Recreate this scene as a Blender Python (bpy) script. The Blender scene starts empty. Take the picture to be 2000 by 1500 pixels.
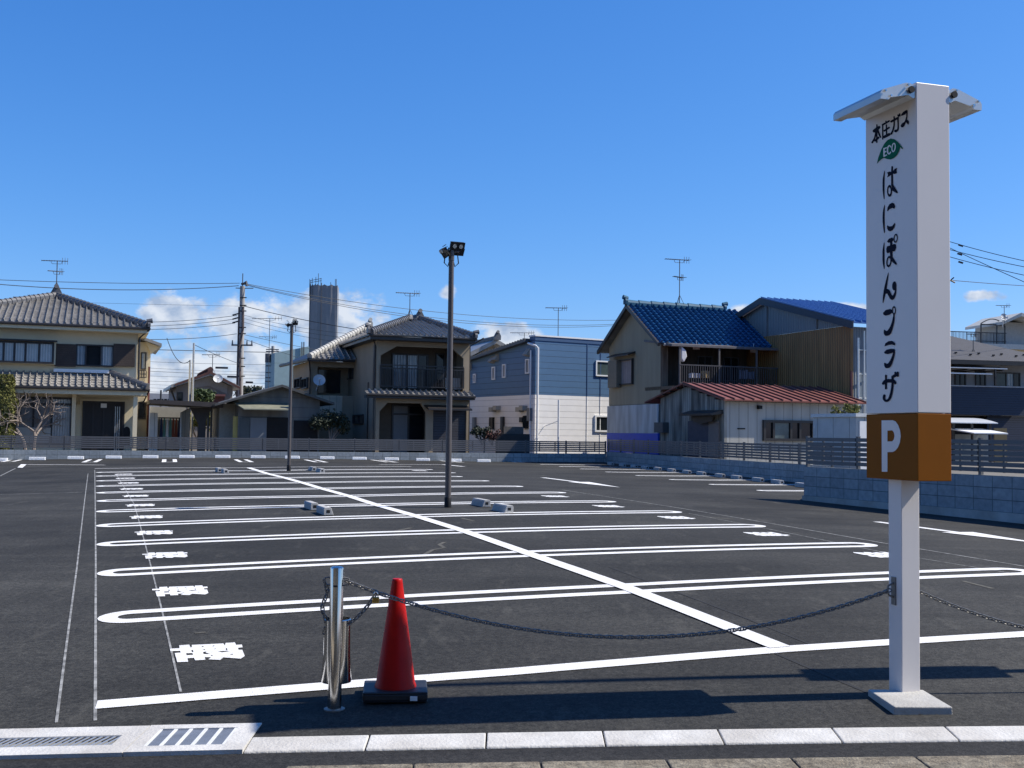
import bpy, bmesh, math, random
from mathutils import Vector, Matrix
from mathutils.geometry import tessellate_polygon

random.seed(7)
SC = bpy.context.scene
COL = SC.collection

# ------------------------------------------------------------------ camera
F_PX, PITCH, ROLL, CAM_H = 2150.0, 0.04552, 0.01219, 1.616
_cp, _sp = math.cos(PITCH), math.sin(PITCH)
_F = Vector((0, _cp, _sp)); _U0 = Vector((0, -_sp, _cp)); _R0 = Vector((1, 0, 0))
_R = math.cos(ROLL) * _R0 + math.sin(ROLL) * _U0
_U = -math.sin(ROLL) * _R0 + math.cos(ROLL) * _U0
EYE = Vector((0, 0, CAM_H))
cd = bpy.data.cameras.new('camera'); cam = bpy.data.objects.new('camera', cd); COL.objects.link(cam)
cd.sensor_width = 36.0; cd.lens = F_PX / 2000.0 * 36.0; cd.clip_end = 3000; cd.clip_start = 0.05
cam.matrix_world = Matrix(((_R.x, _U.x, -_F.x, 0), (_R.y, _U.y, -_F.y, 0), (_R.z, _U.z, -_F.z, CAM_H), (0, 0, 0, 1)))
SC.camera = cam

# ------------------------------------------------------------------ light, sky, exposure
SUN_EL, SUN_AZ = math.radians(46.0), math.radians(5.5)     # azimuth: from +X towards +Y
SC.view_settings.view_transform = 'Standard'; SC.view_settings.look = 'None'
SC.view_settings.exposure = 0.45; SC.view_settings.gamma = 1.0
SC.cycles.max_bounces = 8
sd = bpy.data.lights.new('sun', 'SUN'); sd.energy = 5.0; sd.angle = math.radians(0.55); sd.color = (1.0, 0.935, 0.83)
sun = bpy.data.objects.new('sun', sd); COL.objects.link(sun)
_sv = Vector((math.cos(SUN_EL) * math.cos(SUN_AZ), math.cos(SUN_EL) * math.sin(SUN_AZ), math.sin(SUN_EL)))
sun.rotation_euler = _sv.to_track_quat('Z', 'Y').to_euler(); sun.location = (30, 5, 30)

W = bpy.data.worlds.new('World'); SC.world = W; W.use_nodes = True
wn, wl = W.node_tree.nodes, W.node_tree.links
wn.clear()
def N(t, nodes=None, **kw):
    n = (nodes or wn).new(t)
    for k, v in kw.items(): setattr(n, k, v)
    return n
def mth(op, a, b=None, c=None, nodes=None, links=None, clamp=False):
    nodes = nodes or wn; links = links or wl
    n = nodes.new('ShaderNodeMath'); n.operation = op; n.use_clamp = clamp
    for i, v in enumerate((a, b, c)):
        if v is None: continue
        if isinstance(v, (int, float)): n.inputs[i].default_value = v
        else: links.new(v, n.inputs[i])
    return n.outputs[0]
sky = N('ShaderNodeTexSky'); sky.sky_type = 'NISHITA'; sky.sun_disc = False
sky.sun_elevation = SUN_EL; sky.sun_rotation = math.radians(90) - SUN_AZ
sky.altitude = 60; sky.air_density = 1.0; sky.dust_density = 0.35; sky.ozone_density = 4.0
# clear winter sky: the three channels of the sky graded to an even saturated blue
sc3 = N('ShaderNodeSeparateColor'); wl.new(sky.outputs[0], sc3.inputs[0]); cc3 = N('ShaderNodeCombineColor')
for i_, (g_, k_) in enumerate(((1.37, .98), (.94, .93), (.70, 1.257))):
    v_ = mth('MULTIPLY', sc3.outputs[i_], .112); v_ = mth('POWER', mth('MAXIMUM', v_, .0001), g_); wl.new(mth('MINIMUM', mth('MULTIPLY', v_, k_ * 10), 12.0), cc3.inputs[i_])
bg = N('ShaderNodeBackground'); bg.inputs['Strength'].default_value = 0.0735
wl.new(cc3.outputs[0], bg.inputs['Color'])
tc = N('ShaderNodeTexCoord'); sx = N('ShaderNodeSeparateXYZ'); wl.new(tc.outputs['Generated'], sx.inputs[0])
ysafe = mth('MAXIMUM', sx.outputs[1], 0.05)
A_ = mth('DIVIDE', sx.outputs[0], ysafe); E_ = mth('DIVIDE', sx.outputs[2], ysafe)
cmb = N('ShaderNodeCombineXYZ'); wl.new(A_, cmb.inputs[0]); wl.new(mth('MULTIPLY', E_, 1.5), cmb.inputs[1])
nz = N('ShaderNodeTexNoise'); nz.inputs['Scale'].default_value = 26; nz.inputs['Detail'].default_value = 9; nz.inputs['Roughness'].default_value = 0.62
wl.new(cmb.outputs[0], nz.inputs['Vector'])
nz2 = N('ShaderNodeTexNoise'); nz2.inputs['Scale'].default_value = 38; nz2.inputs['Detail'].default_value = 5
wl.new(cmb.outputs[0], nz2.inputs['Vector'])
# cumulus banks low over the horizon: azimuth (x/y), elevation (z/y), half sizes
CL = [(-.300, .105, .034, .020), (-.250, .100, .035, .020), (-.285, .050, .06, .026), (-.235, .062, .05, .022),
      (-.170, .105, .060, .022), (-.140, .080, .05, .018), (-.11, .078, .035, .018), (-.20, .025, .12, .02), (-.060, .128, .008, .009), (.0, .088, .036, .014), (-.02, .075, .03, .012),
      (.206, .111, .012, .009), (.30, .118, .03, .006), (.426, .132, .018, .006), (.476, .098, .018, .012), (-.33, .03, .05, .02)]
acc = None
for (a, e, ra, re) in CL:
    dx = mth('DIVIDE', mth('SUBTRACT', A_, a), ra); dy = mth('DIVIDE', mth('SUBTRACT', E_, e), re)
    d = mth('SQRT', mth('ADD', mth('MULTIPLY', dx, dx), mth('MULTIPLY', dy, dy)))
    m = mth('SUBTRACT', 1.0, d)
    acc = m if acc is None else mth('MAXIMUM', acc, m)
dens = mth('ADD', mth('ADD', mth('MULTIPLY', acc, 0.9), .10), mth('MULTIPLY', mth('SUBTRACT', nz.outputs[0], 0.47), 2.6))
mr = N('ShaderNodeMapRange'); mr.interpolation_type = 'SMOOTHSTEP'
wl.new(dens, mr.inputs[0]); mr.inputs[1].default_value = 0.0; mr.inputs[2].default_value = 0.55; mr.inputs[3].default_value = 0; mr.inputs[4].default_value = 0.88
front = mth('MULTIPLY', mr.outputs[0], mth('GREATER_THAN', sx.outputs[1], 0.06))
cr = N('ShaderNodeValToRGB'); wl.new(nz2.outputs[0], cr.inputs[0])
cr.color_ramp.elements[0].position = 0.36; cr.color_ramp.elements[0].color = (.42, .52, .70, 1)
cr.color_ramp.elements[1].position = 0.58; cr.color_ramp.elements[1].color = (.86, .90, .97, 1)
bg2 = N('ShaderNodeBackground'); bg2.inputs['Strength'].default_value = 0.68; wl.new(cr.outputs[0], bg2.inputs['Color'])
mixw = N('ShaderNodeMixShader'); wl.new(front, mixw.inputs[0]); wl.new(bg.outputs[0], mixw.inputs[1]); wl.new(bg2.outputs[0], mixw.inputs[2])
wo = N('ShaderNodeOutputWorld'); wl.new(mixw.outputs[0], wo.inputs[0])

# ------------------------------------------------------------------ ground shape: a gently crowned lot
GR = 0.36131; GX0, GY0 = -2.33418, 6.32271
BD = Vector((-math.sin(GR), math.cos(GR))); AD = Vector((math.cos(GR), math.sin(GR)))   # stall rows run along BD, stall lines along AD
def gz(x, y):
    qx, qy = x - GX0, y - GY0
    u = qx * AD.x + qy * AD.y; v = qx * BD.x + qy * BD.y
    u_ = max(-8, min(17, u)) / 10; w = max(v + 1.5, -5.0)
    k_ = max(0, min(1, (v - 8) / 12)); k_ = k_ * k_ * (3 - 2 * k_)
    return .17 * k_ * max(0, u_ - .8) ** 2 + .43572 * (1 - math.exp(-w / 10.1426)) + .215 * u_ - .2019 * u_ * u_ + .19028 * u_ * math.exp(-w / 10)
def ray(px, py): return _F + _R * ((px - 1000) / F_PX) - _U * ((py - 750) / F_PX)
def G(px, py):                                   # point of the lot seen in that direction
    d = ray(px, py); t = 6.0
    for _ in range(80):
        x, y = d.x * t, d.y * t
        t += .8 * ((gz(x, y) - CAM_H) / d.z - t)
        t = min(max(t, 1), 80)
    return Vector((d.x * t, d.y * t, gz(d.x * t, d.y * t)))
def at(px, py, Y):                               # point at distance Y in that direction
    d = ray(px, py); return EYE + d * (Y / d.y)

# ------------------------------------------------------------------ materials
MATS = {}
def mat(name, col, rough=.7, var=.12, scale=6, bump=0, bscale=None, metal=0, spec=.5, dirt=0, coat=0):
    if name in MATS: return MATS[name]
    m = bpy.data.materials.new(name); m.use_nodes = True
    n, l = m.node_tree.nodes, m.node_tree.links
    b = n['Principled BSDF']; b.inputs['Roughness'].default_value = rough; b.inputs['Metallic'].default_value = metal
    b.inputs['Specular IOR Level'].default_value = spec
    if coat: b.inputs['Coat Weight'].default_value = coat; b.inputs['Coat Roughness'].default_value = .1
    g = n.new('ShaderNodeNewGeometry')
    t = n.new('ShaderNodeTexNoise'); t.inputs['Scale'].default_value = scale; t.inputs['Detail'].default_value = 5; t.inputs['Roughness'].default_value = .65
    l.new(g.outputs['Position'], t.inputs['Vector'])
    r = n.new('ShaderNodeValToRGB'); l.new(t.outputs[0], r.inputs[0])
    r.color_ramp.elements[0].position = .3; r.color_ramp.elements[1].position = .7
    r.color_ramp.elements[0].color = (*[c * (1 - var) for c in col], 1); r.color_ramp.elements[1].color = (*[min(1, c * (1 + var)) for c in col], 1)
    out = r.outputs[0]
    if dirt:
        t2 = n.new('ShaderNodeTexNoise'); t2.inputs['Scale'].default_value = scale * .33; t2.inputs['Detail'].default_value = 6
        mp = n.new('ShaderNodeMapping'); mp.inputs['Scale'].default_value = (1, 1, .25)
        l.new(g.outputs['Position'], mp.inputs[0]); l.new(mp.outputs[0], t2.inputs['Vector'])
        mx = n.new('ShaderNodeMix'); mx.data_type = 'RGBA'; mx.blend_type = 'MULTIPLY'
        rr = n.new('ShaderNodeValToRGB'); l.new(t2.outputs[0], rr.inputs[0])
        rr.color_ramp.elements[0].position = .38; rr.color_ramp.elements[0].color = (.55, .5, .45, 1); rr.color_ramp.elements[1].position = .6; rr.color_ramp.elements[1].color = (1, 1, 1, 1)
        mx.inputs[0].default_value = dirt; l.new(out, mx.inputs[6]); l.new(rr.outputs[0], mx.inputs[7]); out = mx.outputs[2]
    l.new(out, b.inputs['Base Color'])
    if bump:
        t3 = n.new('ShaderNodeTexNoise'); t3.inputs['Scale'].default_value = bscale or scale * 6; t3.inputs['Detail'].default_value = 4
        l.new(g.outputs['Position'], t3.inputs['Vector'])
        bp = n.new('ShaderNodeBump'); bp.inputs['Strength'].default_value = bump; bp.inputs['Distance'].default_value = .02
        l.new(t3.outputs[0], bp.inputs['Height']); l.new(bp.outputs[0], b.inputs['Normal'])
    MATS[name] = m; return m
def mat_lines(name, col, axis, period, groove=.08, dark=.45, rough=.6, profile='groove', depth=.02, var=.1, streak=0, spec=.4, metal=0, phase=0):
    """sheet or board cladding: lines at right angles to axis, every period metres"""
    if name in MATS: return MATS[name]
    m = bpy.data.materials.new(name); m.use_nodes = True
    n, l = m.node_tree.nodes, m.node_tree.links
    b = n['Principled BSDF']; b.inputs['Roughness'].default_value = rough; b.inputs['Specular IOR Level'].default_value = spec; b.inputs['Metallic'].default_value = metal
    g = n.new('ShaderNodeNewGeometry'); d = n.new('ShaderNodeVectorMath'); d.operation = 'DOT_PRODUCT'
    l.new(g.outputs['Position'], d.inputs[0]); d.inputs[1].default_value = axis
    M = lambda *a, **k: mth(*a, nodes=n, links=l, **k)
    x = M('ADD', M('DIVIDE', d.outputs['Value'], period), 100 + phase)
    fr = M('FRACT', x)
    if profile == 'groove':
        gm = M('LESS_THAN', fr, groove); h = M('MULTIPLY', M('SUBTRACT', 1.0, gm), 1.0)
    elif profile == 'lap':
        gm = M('LESS_THAN', fr, groove); h = M('SUBTRACT', 1.0, fr)
    else:                                        # corrugated
        h = M('MULTIPLY', M('ADD', M('SINE', M('MULTIPLY', fr, 2 * math.pi)), 1.0), .5); gm = M('MULTIPLY', M('SUBTRACT', 1.0, h), .35)
    t = n.new('ShaderNodeTexNoise'); t.inputs['Scale'].default_value = 3; t.inputs['Detail'].default_value = 5
    mp = n.new('ShaderNodeMapping'); mp.inputs['Scale'].default_value = (1, 1, .15) if streak else (1, 1, 1)
    l.new(g.outputs['Position'], mp.inputs[0]); l.new(mp.outputs[0], t.inputs['Vector'])
    r = n.new('ShaderNodeValToRGB'); l.new(t.outputs[0], r.inputs[0]); v = max(var, streak)
    r.color_ramp.elements[0].position = .33; r.color_ramp.elements[1].position = .66
    r.color_ramp.elements[0].color = (*[c * (1 - v) for c in col], 1); r.color_ramp.elements[1].color = (*[min(1, c * (1 + v * .6)) for c in col], 1)
    mx = n.new('ShaderNodeMix'); mx.data_type = 'RGBA'; l.new(gm, mx.inputs[0]); l.new(r.outputs[0], mx.inputs[6]); mx.inputs[7].default_value = (*[c * dark for c in col], 1)
    l.new(mx.outputs[2], b.inputs['Base Color'])
    bp = n.new('ShaderNodeBump'); bp.inputs['Strength'].default_value = .8; bp.inputs['Distance'].default_value = depth
    l.new(h, bp.inputs['Height']); l.new(bp.outputs[0], b.inputs['Normal'])
    MATS[name] = m; return m
def mat_glass(name, col=(.02, .03, .04), rough=.06):
    m = mat(name, col, rough=rough, var=.3, scale=1.2, spec=.32); return m
def mat_blocks(name, col):
    m = bpy.data.materials.new(name); m.use_nodes = True
    n, l = m.node_tree.nodes, m.node_tree.links; b = n['Principled BSDF']; b.inputs['Roughness'].default_value = .9
    tcx = n.new('ShaderNodeTexCoord'); s = n.new('ShaderNodeSeparateXYZ'); c = n.new('ShaderNodeCombineXYZ')
    l.new(tcx.outputs['Object'], s.inputs[0]); l.new(s.outputs[0], c.inputs[0]); l.new(s.outputs[2], c.inputs[1])
    br = n.new('ShaderNodeTexBrick'); l.new(c.outputs[0], br.inputs['Vector']); br.offset = 0.0
    br.inputs['Scale'].default_value = 1; br.inputs['Brick Width'].default_value = .4; br.inputs['Row Height'].default_value = .2
    br.inputs['Mortar Size'].default_value = .007; br.inputs['Mortar Smooth'].default_value = .2; br.inputs['Bias'].default_value = -.1
    br.inputs['Color1'].default_value = (*[x * 1.12 for x in col], 1); br.inputs['Color2'].default_value = (*[x * .86 for x in col], 1); br.inputs['Mortar'].default_value = (*[x * .42 for x in col], 1)
    t = n.new('ShaderNodeTexNoise'); t.inputs['Scale'].default_value = 9; t.inputs['Detail'].default_value = 8; l.new(tcx.outputs['Object'], t.inputs['Vector'])
    r = n.new('ShaderNodeValToRGB'); l.new(t.outputs[0], r.inputs[0]); r.color_ramp.elements[0].position = .3; r.color_ramp.elements[0].color = (.78, .78, .78, 1); r.color_ramp.elements[1].position = .7; r.color_ramp.elements[1].color = (1.1, 1.1, 1.1, 1)
    mx = n.new('ShaderNodeMix'); mx.data_type = 'RGBA'; mx.blend_type = 'MULTIPLY'; mx.inputs[0].default_value = 1; l.new(br.outputs['Color'], mx.inputs[6]); l.new(r.outputs[0], mx.inputs[7])
    l.new(mx.outputs[2], b.inputs['Base Color'])
    bp = n.new('ShaderNodeBump'); bp.inputs['Strength'].default_value = .5; bp.inputs['Distance'].default_value = .008; bp.invert = True
    l.new(br.outputs['Fac'], bp.inputs['Height']); l.new(bp.outputs[0], b.inputs['Normal'])
    MATS[name] = m; return m
def mat_asphalt(name, col, worn, patch=.4):
    m = bpy.data.materials.new(name); m.use_nodes = True
    n, l = m.node_tree.nodes, m.node_tree.links; b = n['Principled BSDF']; b.inputs['Roughness'].default_value = .88; b.inputs['Specular IOR Level'].default_value = .25
    g = n.new('ShaderNodeNewGeometry')
    def nt(s, d=5, rgh=.6, sc=None):
        t = n.new('ShaderNodeTexNoise'); t.inputs['Scale'].default_value = s; t.inputs['Detail'].default_value = d; t.inputs['Roughness'].default_value = rgh
        if sc:
            mp = n.new('ShaderNodeMapping'); mp.inputs['Rotation'].default_value = (0, 0, sc[1]); mp.inputs['Scale'].default_value = sc[0]; l.new(g.outputs['Position'], mp.inputs[0]); l.new(mp.outputs[0], t.inputs['Vector'])
        else: l.new(g.outputs['Position'], t.inputs['Vector'])
        return t.outputs[0]
    def ramp(v, p0, c0, p1, c1):
        r = n.new('ShaderNodeValToRGB'); l.new(v, r.inputs[0]); r.color_ramp.elements[0].position = p0; r.color_ramp.elements[1].position = p1
        r.color_ramp.elements[0].color = (*c0, 1); r.color_ramp.elements[1].color = (*c1, 1); return r.outputs[0]
    def mul(a, c, f=1, bl='MULTIPLY'):
        mx = n.new('ShaderNodeMix'); mx.data_type = 'RGBA'; mx.blend_type = bl; l.new(a, mx.inputs[6]); l.new(c, mx.inputs[7])
        if isinstance(f, (int, float)): mx.inputs[0].default_value = f
        else: l.new(f, mx.inputs[0])
        return mx.outputs[2]
    base = ramp(nt(.35, 6, .6), .35, [c * (1 - patch) for c in col], .68, [c * (1 + patch) for c in col])
    roll = ramp(nt(1.6, 4, .6, ((.12, 1.6, 1), -GR)), .35, (.82, .82, .83), .66, (1.2, 1.2, 1.2))     # roller passes along the rows
    base = mul(base, roll)
    grain = ramp(nt(90, 3, .7), .34, (.42, .42, .42), .68, (1.75, 1.75, 1.75)); base = mul(base, grain, .85)
    grain2 = ramp(nt(26, 5, .75), .36, (.55, .55, .55), .66, (1.6, 1.58, 1.54)); base = mul(base, grain2, .9)
    dust = n.new('ShaderNodeRGB'); dust.outputs[0].default_value = (*worn, 1)
    dm = mth('MULTIPLY', ramp(nt(2.1, 7, .72, ((1.7, .5, 1), .5)), .57, (0, 0, 0), .78, (1, 1, 1)), .5, nodes=n, links=l)
    base = mul(base, dust.outputs[0], dm, 'MIX')
    l.new(base, b.inputs['Base Color'])
    bp = n.new('ShaderNodeBump'); bp.inputs['Strength'].default_value = .55; bp.inputs['Distance'].default_value = .006
    l.new(nt(110, 3, .6), bp.inputs['Height']); l.new(bp.outputs[0], b.inputs['Normal'])
    MATS[name] = m; return m

a3 = (AD.x, AD.y, 0); b3 = (BD.x, BD.y, 0); z3 = (0, 0, 1)
M_ASPH = mat_asphalt('asphalt', (.0300, .0294, .0264), (.115, .110, .094))
M_ROAD = mat_asphalt('road_asphalt', (.022, .0215, .021), (.06, .06, .055), .3)
M_PAINT = mat('white_paint', (.78, .775, .755), .7, .06, 14, bump=.5, bscale=110, dirt=.22)
M_CHALK = mat('chalk', (.22, .22, .21), .9, .7, 9)
M_CONC = mat('concrete', (.42, .41, .38), .9, .14, 5, bump=.3, bscale=60, dirt=.5)
M_CONC2 = mat('kerb_concrete', (.54, .53, .50), .9, .13, 7, bump=.3, bscale=60, dirt=.35)
M_STOP = mat('stop_concrete', (.38, .375, .36), .9, .10, 14, bump=.2, bscale=60)
M_STOPW = mat('stop_white', (.78, .78, .77), .7, .06, 14)
M_BLOCK = mat_blocks('block_wall', (.29, .315, .32))
M_FENCE = mat('fence_aluminium', (.115, .112, .112), .45, .08, 3)
M_WHITE = mat('white_panel', (.75, .705, .665), .32, .02, 2)
M_BROWN = mat('brown_panel', (.24, .075, .003), .6, .06, 2, spec=.12)
M_NAVY = mat('navy_lettering', (.006, .008, .022), .75, .05, spec=.15)
M_GREEN = mat('green_leaf_print', (.002, .13, .070), .75, .05, spec=.15)
M_ALU = mat('aluminium', (.55, .55, .53), .35, .06, 8, metal=.6)
M_BLACK = mat('black_plastic', (.010, .010, .011), .6, .2, 8, spec=.25)
M_STEEL = mat('polished_steel', (.62, .60, .56), .13, .04, 20, metal=1)
M_CHAIN = mat('chain_steel', (.17, .165, .155), .42, .1, 20, metal=.35, spec=.6)
M_BRASS = mat('brass', (.50, .36, .12), .3, .1, 20, metal=1)
M_CONE = mat('cone_red', (.38, .005, .003), .42, .12, 10, spec=.16)
M_RUBBER = mat('black_rubber', (.018, .019, .021), .5, .3, 12)
M_LAMP = mat('lamp_brown', (.075, .065, .062), .42, .06, 6)
M_LENS = mat('lamp_lens', (.45, .46, .42), .15, .1, 10)
M_TILE = mat('smoked_tile', (.245, .232, .212), .36, .30, 2.6, spec=.6)
M_BTILE = mat('blue_tile', (.014, .068, .155), .22, .3, 3.2, spec=.6)
M_WALL1 = mat('cream_mortar', (.66, .575, .40), .9, .05, 2, bump=.2, bscale=30)
M_WALL2 = mat('beige_mortar', (.33, .265, .185), .9, .06, 2, bump=.2, bscale=30, dirt=.3)
M_TRIM = mat('dark_trim', (.022, .019, .018), .45, .2, 5)
M_WOOD = mat_lines('brown_shutter_board', (.055, .038, .030), z3, .09, .12, .4, var=.2)
M_GLASS = mat_glass('window_glass', (.012, .016, .02))
M_CURT = mat_lines('curtain_behind_glass', (.28, .33, .36), a3, .11, .1, .5, .12, 'wave', .02, .1, spec=.8)
M_CURTB = mat_lines('blue_curtain', (.13, .19, .25), a3, .14, .1, .5, .15, 'wave', .02, .2, spec=.8)
M_GREYP = mat('grey_door_panel', (.16, .17, .18), .5, .06, 3)
M_BLUE = mat_lines('blue_siding', (.070, .150, .265), z3, .31, .07, .55, .5, 'groove', .015, .04)
M_WHITES = mat_lines('white_siding', (.82, .80, .77), z3, .31, .06, .6, .5, 'groove', .015, .03)
M_BLUED = mat('blue_parapet', (.035, .085, .18), .5, .05)
M_WTRIM = mat('white_trim', (.75, .75, .74), .5, .04)
M_CORRB = mat_lines('beige_corrugated', (.37, .31, .205), b3, .11, .1, .5, .6, 'wave', .03, .05, streak=.12)
M_RUSTB = mat_lines('brown_corrugated', (.30, .175, .065), b3, .16, .1, .5, .6, 'wave', .04, .05, streak=.22)
M_TRANS = mat_lines('translucent_sheet', (.17, .20, .215), b3, .13, .1, .75, .35, 'wave', .02, .05, spec=.6)
M_TIN = mat_lines('old_tin_sheet', (.25, .235, .20), b3, .17, .12, .3, .7, 'groove', .02, .1, streak=.75)
M_TIN2 = mat_lines('grey_tin_wall', (.42, .405, .36), a3, .40, .045, .3, .6, 'groove', .02, .05, streak=.12)
M_BROOF = mat_lines('blue_metal_roof', (.028, .12, .46), a3, .33, .1, .35, .3, 'groove', .03, .05)
M_RROOF = mat('red_tin_roof', (.20, .058, .040), .6, .22, 3, dirt=.3)
M_POLYC = mat_lines('white_corrugated_plastic', (.47, .50, .50), b3, .09, .1, .7, .5, 'wave', .02, .06, streak=.35)
M_BSHEET = mat('blue_tarp', (.004, .065, .46), .6, .12, 3)
M_NAVYS = mat_lines('navy_siding', (.014, .020, .042), z3, .12, .12, .45, .5, 'lap', .02, .05)
M_SLATE = mat_lines('slate_roof', (.060, .058, .060), z3, .085, .1, .6, .7, 'lap', .02, .12)
M_GREYW = mat('grey_mortar', (.36, .36, .36), .9, .06, 2)
M_DWALL = mat_lines('dark_board', (.155, .15, .135), z3, .45, .03, .6, .8, 'groove', .01, .08, streak=.25)
M_DARK = mat('dark_interior', (.010, .010, .011), .9, .3, 2)  # near black standing for the shade inside holes, bays and drains
M_OLIVE = mat('olive_awning', (.19, .19, .14), .7, .2, 3)
M_YELL = mat('yellow_board', (.42, .33, .10), .7, .1, 3)
M_POLE = mat('concrete_pole', (.33, .32, .31), .9, .12, 2, dirt=.5)
M_WIRE = mat('cable_black', (.02, .022, .026), .6, .1)
M_SHEET = mat('grey_scaffold_sheet', (.20, .20, .205), .55, .1, 1.2, spec=.5)
M_MESH = mat_lines('green_scaffold_mesh', (.26, .36, .37), z3, 1.7, .02, .7, .7, 'groove', .01, .06)
M_BARK = mat('bark', (.22, .18, .155), .9, .25, 8, bump=.4)
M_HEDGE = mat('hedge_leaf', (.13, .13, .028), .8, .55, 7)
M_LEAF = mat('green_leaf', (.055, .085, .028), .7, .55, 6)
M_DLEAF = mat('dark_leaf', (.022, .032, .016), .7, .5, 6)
M_YARD = mat('yard_soil', (.15, .135, .11), .95, .2, 1.5)
M_CLOTH = [mat('cloth_white', (.7, .7, .68), .9, .05), mat('cloth_navy', (.03, .04, .09), .9, .1), mat('cloth_rust', (.25, .07, .04), .9, .1), mat('cloth_green', (.12, .25, .2), .9, .1), mat('cloth_tan', (.42, .30, .14), .9, .1)]

# ------------------------------------------------------------------ mesh helpers
ROOT = {}
class MB:
    def __init__(s): s.v = []; s.f = []
    def add(s, vs, fs):
        o = len(s.v); s.v += [Vector(p) for p in vs]; s.f += [[i + o for i in f] for f in fs]; return s
    def hexa(s, p):                               # 8 points: bottom loop, top loop
        return s.add(p, [(3, 2, 1, 0), (4, 5, 6, 7), (0, 1, 5, 4), (1, 2, 6, 5), (2, 3, 7, 6), (3, 0, 4, 7)])
    def box(s, x0, x1, y0, y1, z0, z1):
        return s.hexa([(x0, y0, z0), (x1, y0, z0), (x1, y1, z0), (x0, y1, z0), (x0, y0, z1), (x1, y0, z1), (x1, y1, z1), (x0, y1, z1)])
    def prism(s, loop, off):                      # closed loop of 3-D points swept by a vector
        n = len(loop); off = Vector(off); a = [Vector(p) for p in loop]; b = [p + off for p in a]
        fs = [list(range(n))[::-1], list(range(n, 2 * n))] + [(i, (i + 1) % n, n + (i + 1) % n, n + i) for i in range(n)]
        return s.add(a + b, fs)
    def tube(s, pts, r, seg=8, cap=True):
        pts = [Vector(p) for p in pts]; n = len(pts); rs = r if isinstance(r, (list, tuple)) else [r] * n
        vs = []; ref = None
        for i, p in enumerate(pts):
            d = (pts[min(i + 1, n - 1)] - pts[max(i - 1, 0)])
            d = d.normalized() if d.length > 1e-9 else Vector((0, 0, 1))
            if ref is None: ref = Vector((1, 0, 0)) if abs(d.x) < .9 else Vector((0, 1, 0))
            e = d.cross(ref).normalized(); ref = e.cross(d).normalized() if False else ref
            g = d.cross(e).normalized()
            for k in range(seg):
                a = 2 * math.pi * k / seg; vs.append(p + (e * math.cos(a) + g * math.sin(a)) * rs[i])
        fs = [(i * seg + k, i * seg + (k + 1) % seg, (i + 1) * seg + (k + 1) % seg, (i + 1) * seg + k) for i in range(n - 1) for k in range(seg)]
        if cap: fs += [tuple(range(seg))[::-1], tuple(range((n - 1) * seg, n * seg))]
        return s.add(vs, fs)
    def lathe(s, prof, c=(0, 0, 0), seg=24):
        vs = []; c = Vector(c); n = len(prof)
        for (r, z) in prof:
            for k in range(seg):
                a = 2 * math.pi * k / seg; vs.append(c + Vector((r * math.cos(a), r * math.sin(a), z)))
        fs = [(i * seg + k, i * seg + (k + 1) % seg, (i + 1) * seg + (k + 1) % seg, (i + 1) * seg + k) for i in range(n - 1) for k in range(seg)]
        fs += [tuple(range(seg))[::-1], tuple(range((n - 1) * seg, n * seg))]
        return s.add(vs, fs)
    def build(s, name, m, parent=None, smooth=False, bevel=0, fix=True):
        L = ROOT.get(parent.name, Vector()) if parent else Vector()
        me = bpy.data.meshes.new(name); me.from_pydata([p - L for p in s.v], [], s.f)
        if fix:
            bm = bmesh.new(); bm.from_mesh(me); bmesh.ops.recalc_face_normals(bm, faces=bm.faces); bm.to_mesh(me); bm.free()
        me.materials.append(m)
        if smooth:
            for p in me.polygons: p.use_smooth = True
            try: me.set_sharp_from_angle(angle=math.radians(40))
            except Exception: pass
        o = bpy.data.objects.new(name, me); COL.objects.link(o)
        if parent: o.parent = parent; ROOT[o.name] = L
        if bevel:
            b = o.modifiers.new('edge', 'BEVEL'); b.width = bevel; b.segments = 2; b.limit_method = 'ANGLE'
        return o
def tag(o, label, cat, group=None):
    o['label'] = label; o['category'] = cat
    if group: o['group'] = group
    return o
def thing(name, label, cat, loc=(0, 0, 0), group=None):
    o = bpy.data.objects.new(name, None); COL.objects.link(o); o.location = loc; o.empty_display_size = .3
    ROOT[o.name] = Vector(loc); return tag(o, label, cat, group)
def struct(o, kind='structure'): o['kind'] = kind; return o
def copy_tree(o, parent=None):
    c = o.copy(); COL.objects.link(c)
    if parent is not None: c.parent = parent
    for ch in list(o.children): copy_tree(ch, c)
    return c
class Frame:
    """upright local frame: s along the facade, t into the depth, z up"""
    def __init__(f, o, ang): f.o = Vector((o[0], o[1], 0)); f.d = Vector((math.cos(ang), math.sin(ang), 0)); f.n = Vector((-math.sin(ang), math.cos(ang), 0))
    def P(f, s, t, z): return f.o + f.d * s + f.n * t + Vector((0, 0, z))
    def onT(f, px, py, t=0):                      # (s, z) of a direction on the plane t = const
        d = ray(px, py); k = ((f.o + f.n * t) - EYE).dot(f.n) / d.dot(f.n); p = EYE + d * k; return ((p - f.o).dot(f.d), p.z)
    def onS(f, px, py, s=0):                      # (t, z) on the plane s = const
        d = ray(px, py); k = ((f.o + f.d * s) - EYE).dot(f.d) / d.dot(f.d); p = EYE + d * k; return ((p - f.o).dot(f.n), p.z)
    def box(f, mb, s0, s1, t0, t1, z0, z1):
        P = f.P; return mb.hexa([P(s0, t0, z0), P(s1, t0, z0), P(s1, t1, z0), P(s0, t1, z0), P(s0, t0, z1), P(s1, t0, z1), P(s1, t1, z1), P(s0, t1, z1)])
    def rect(f, x0, y0, x1, y1, t=0):             # facade rectangle seen between two corners -> s0, s1, z0, z1
        a = f.onT(x0, y0, t); b = f.onT(x1, y1, t); return a[0], b[0], b[1], a[1]
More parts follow.
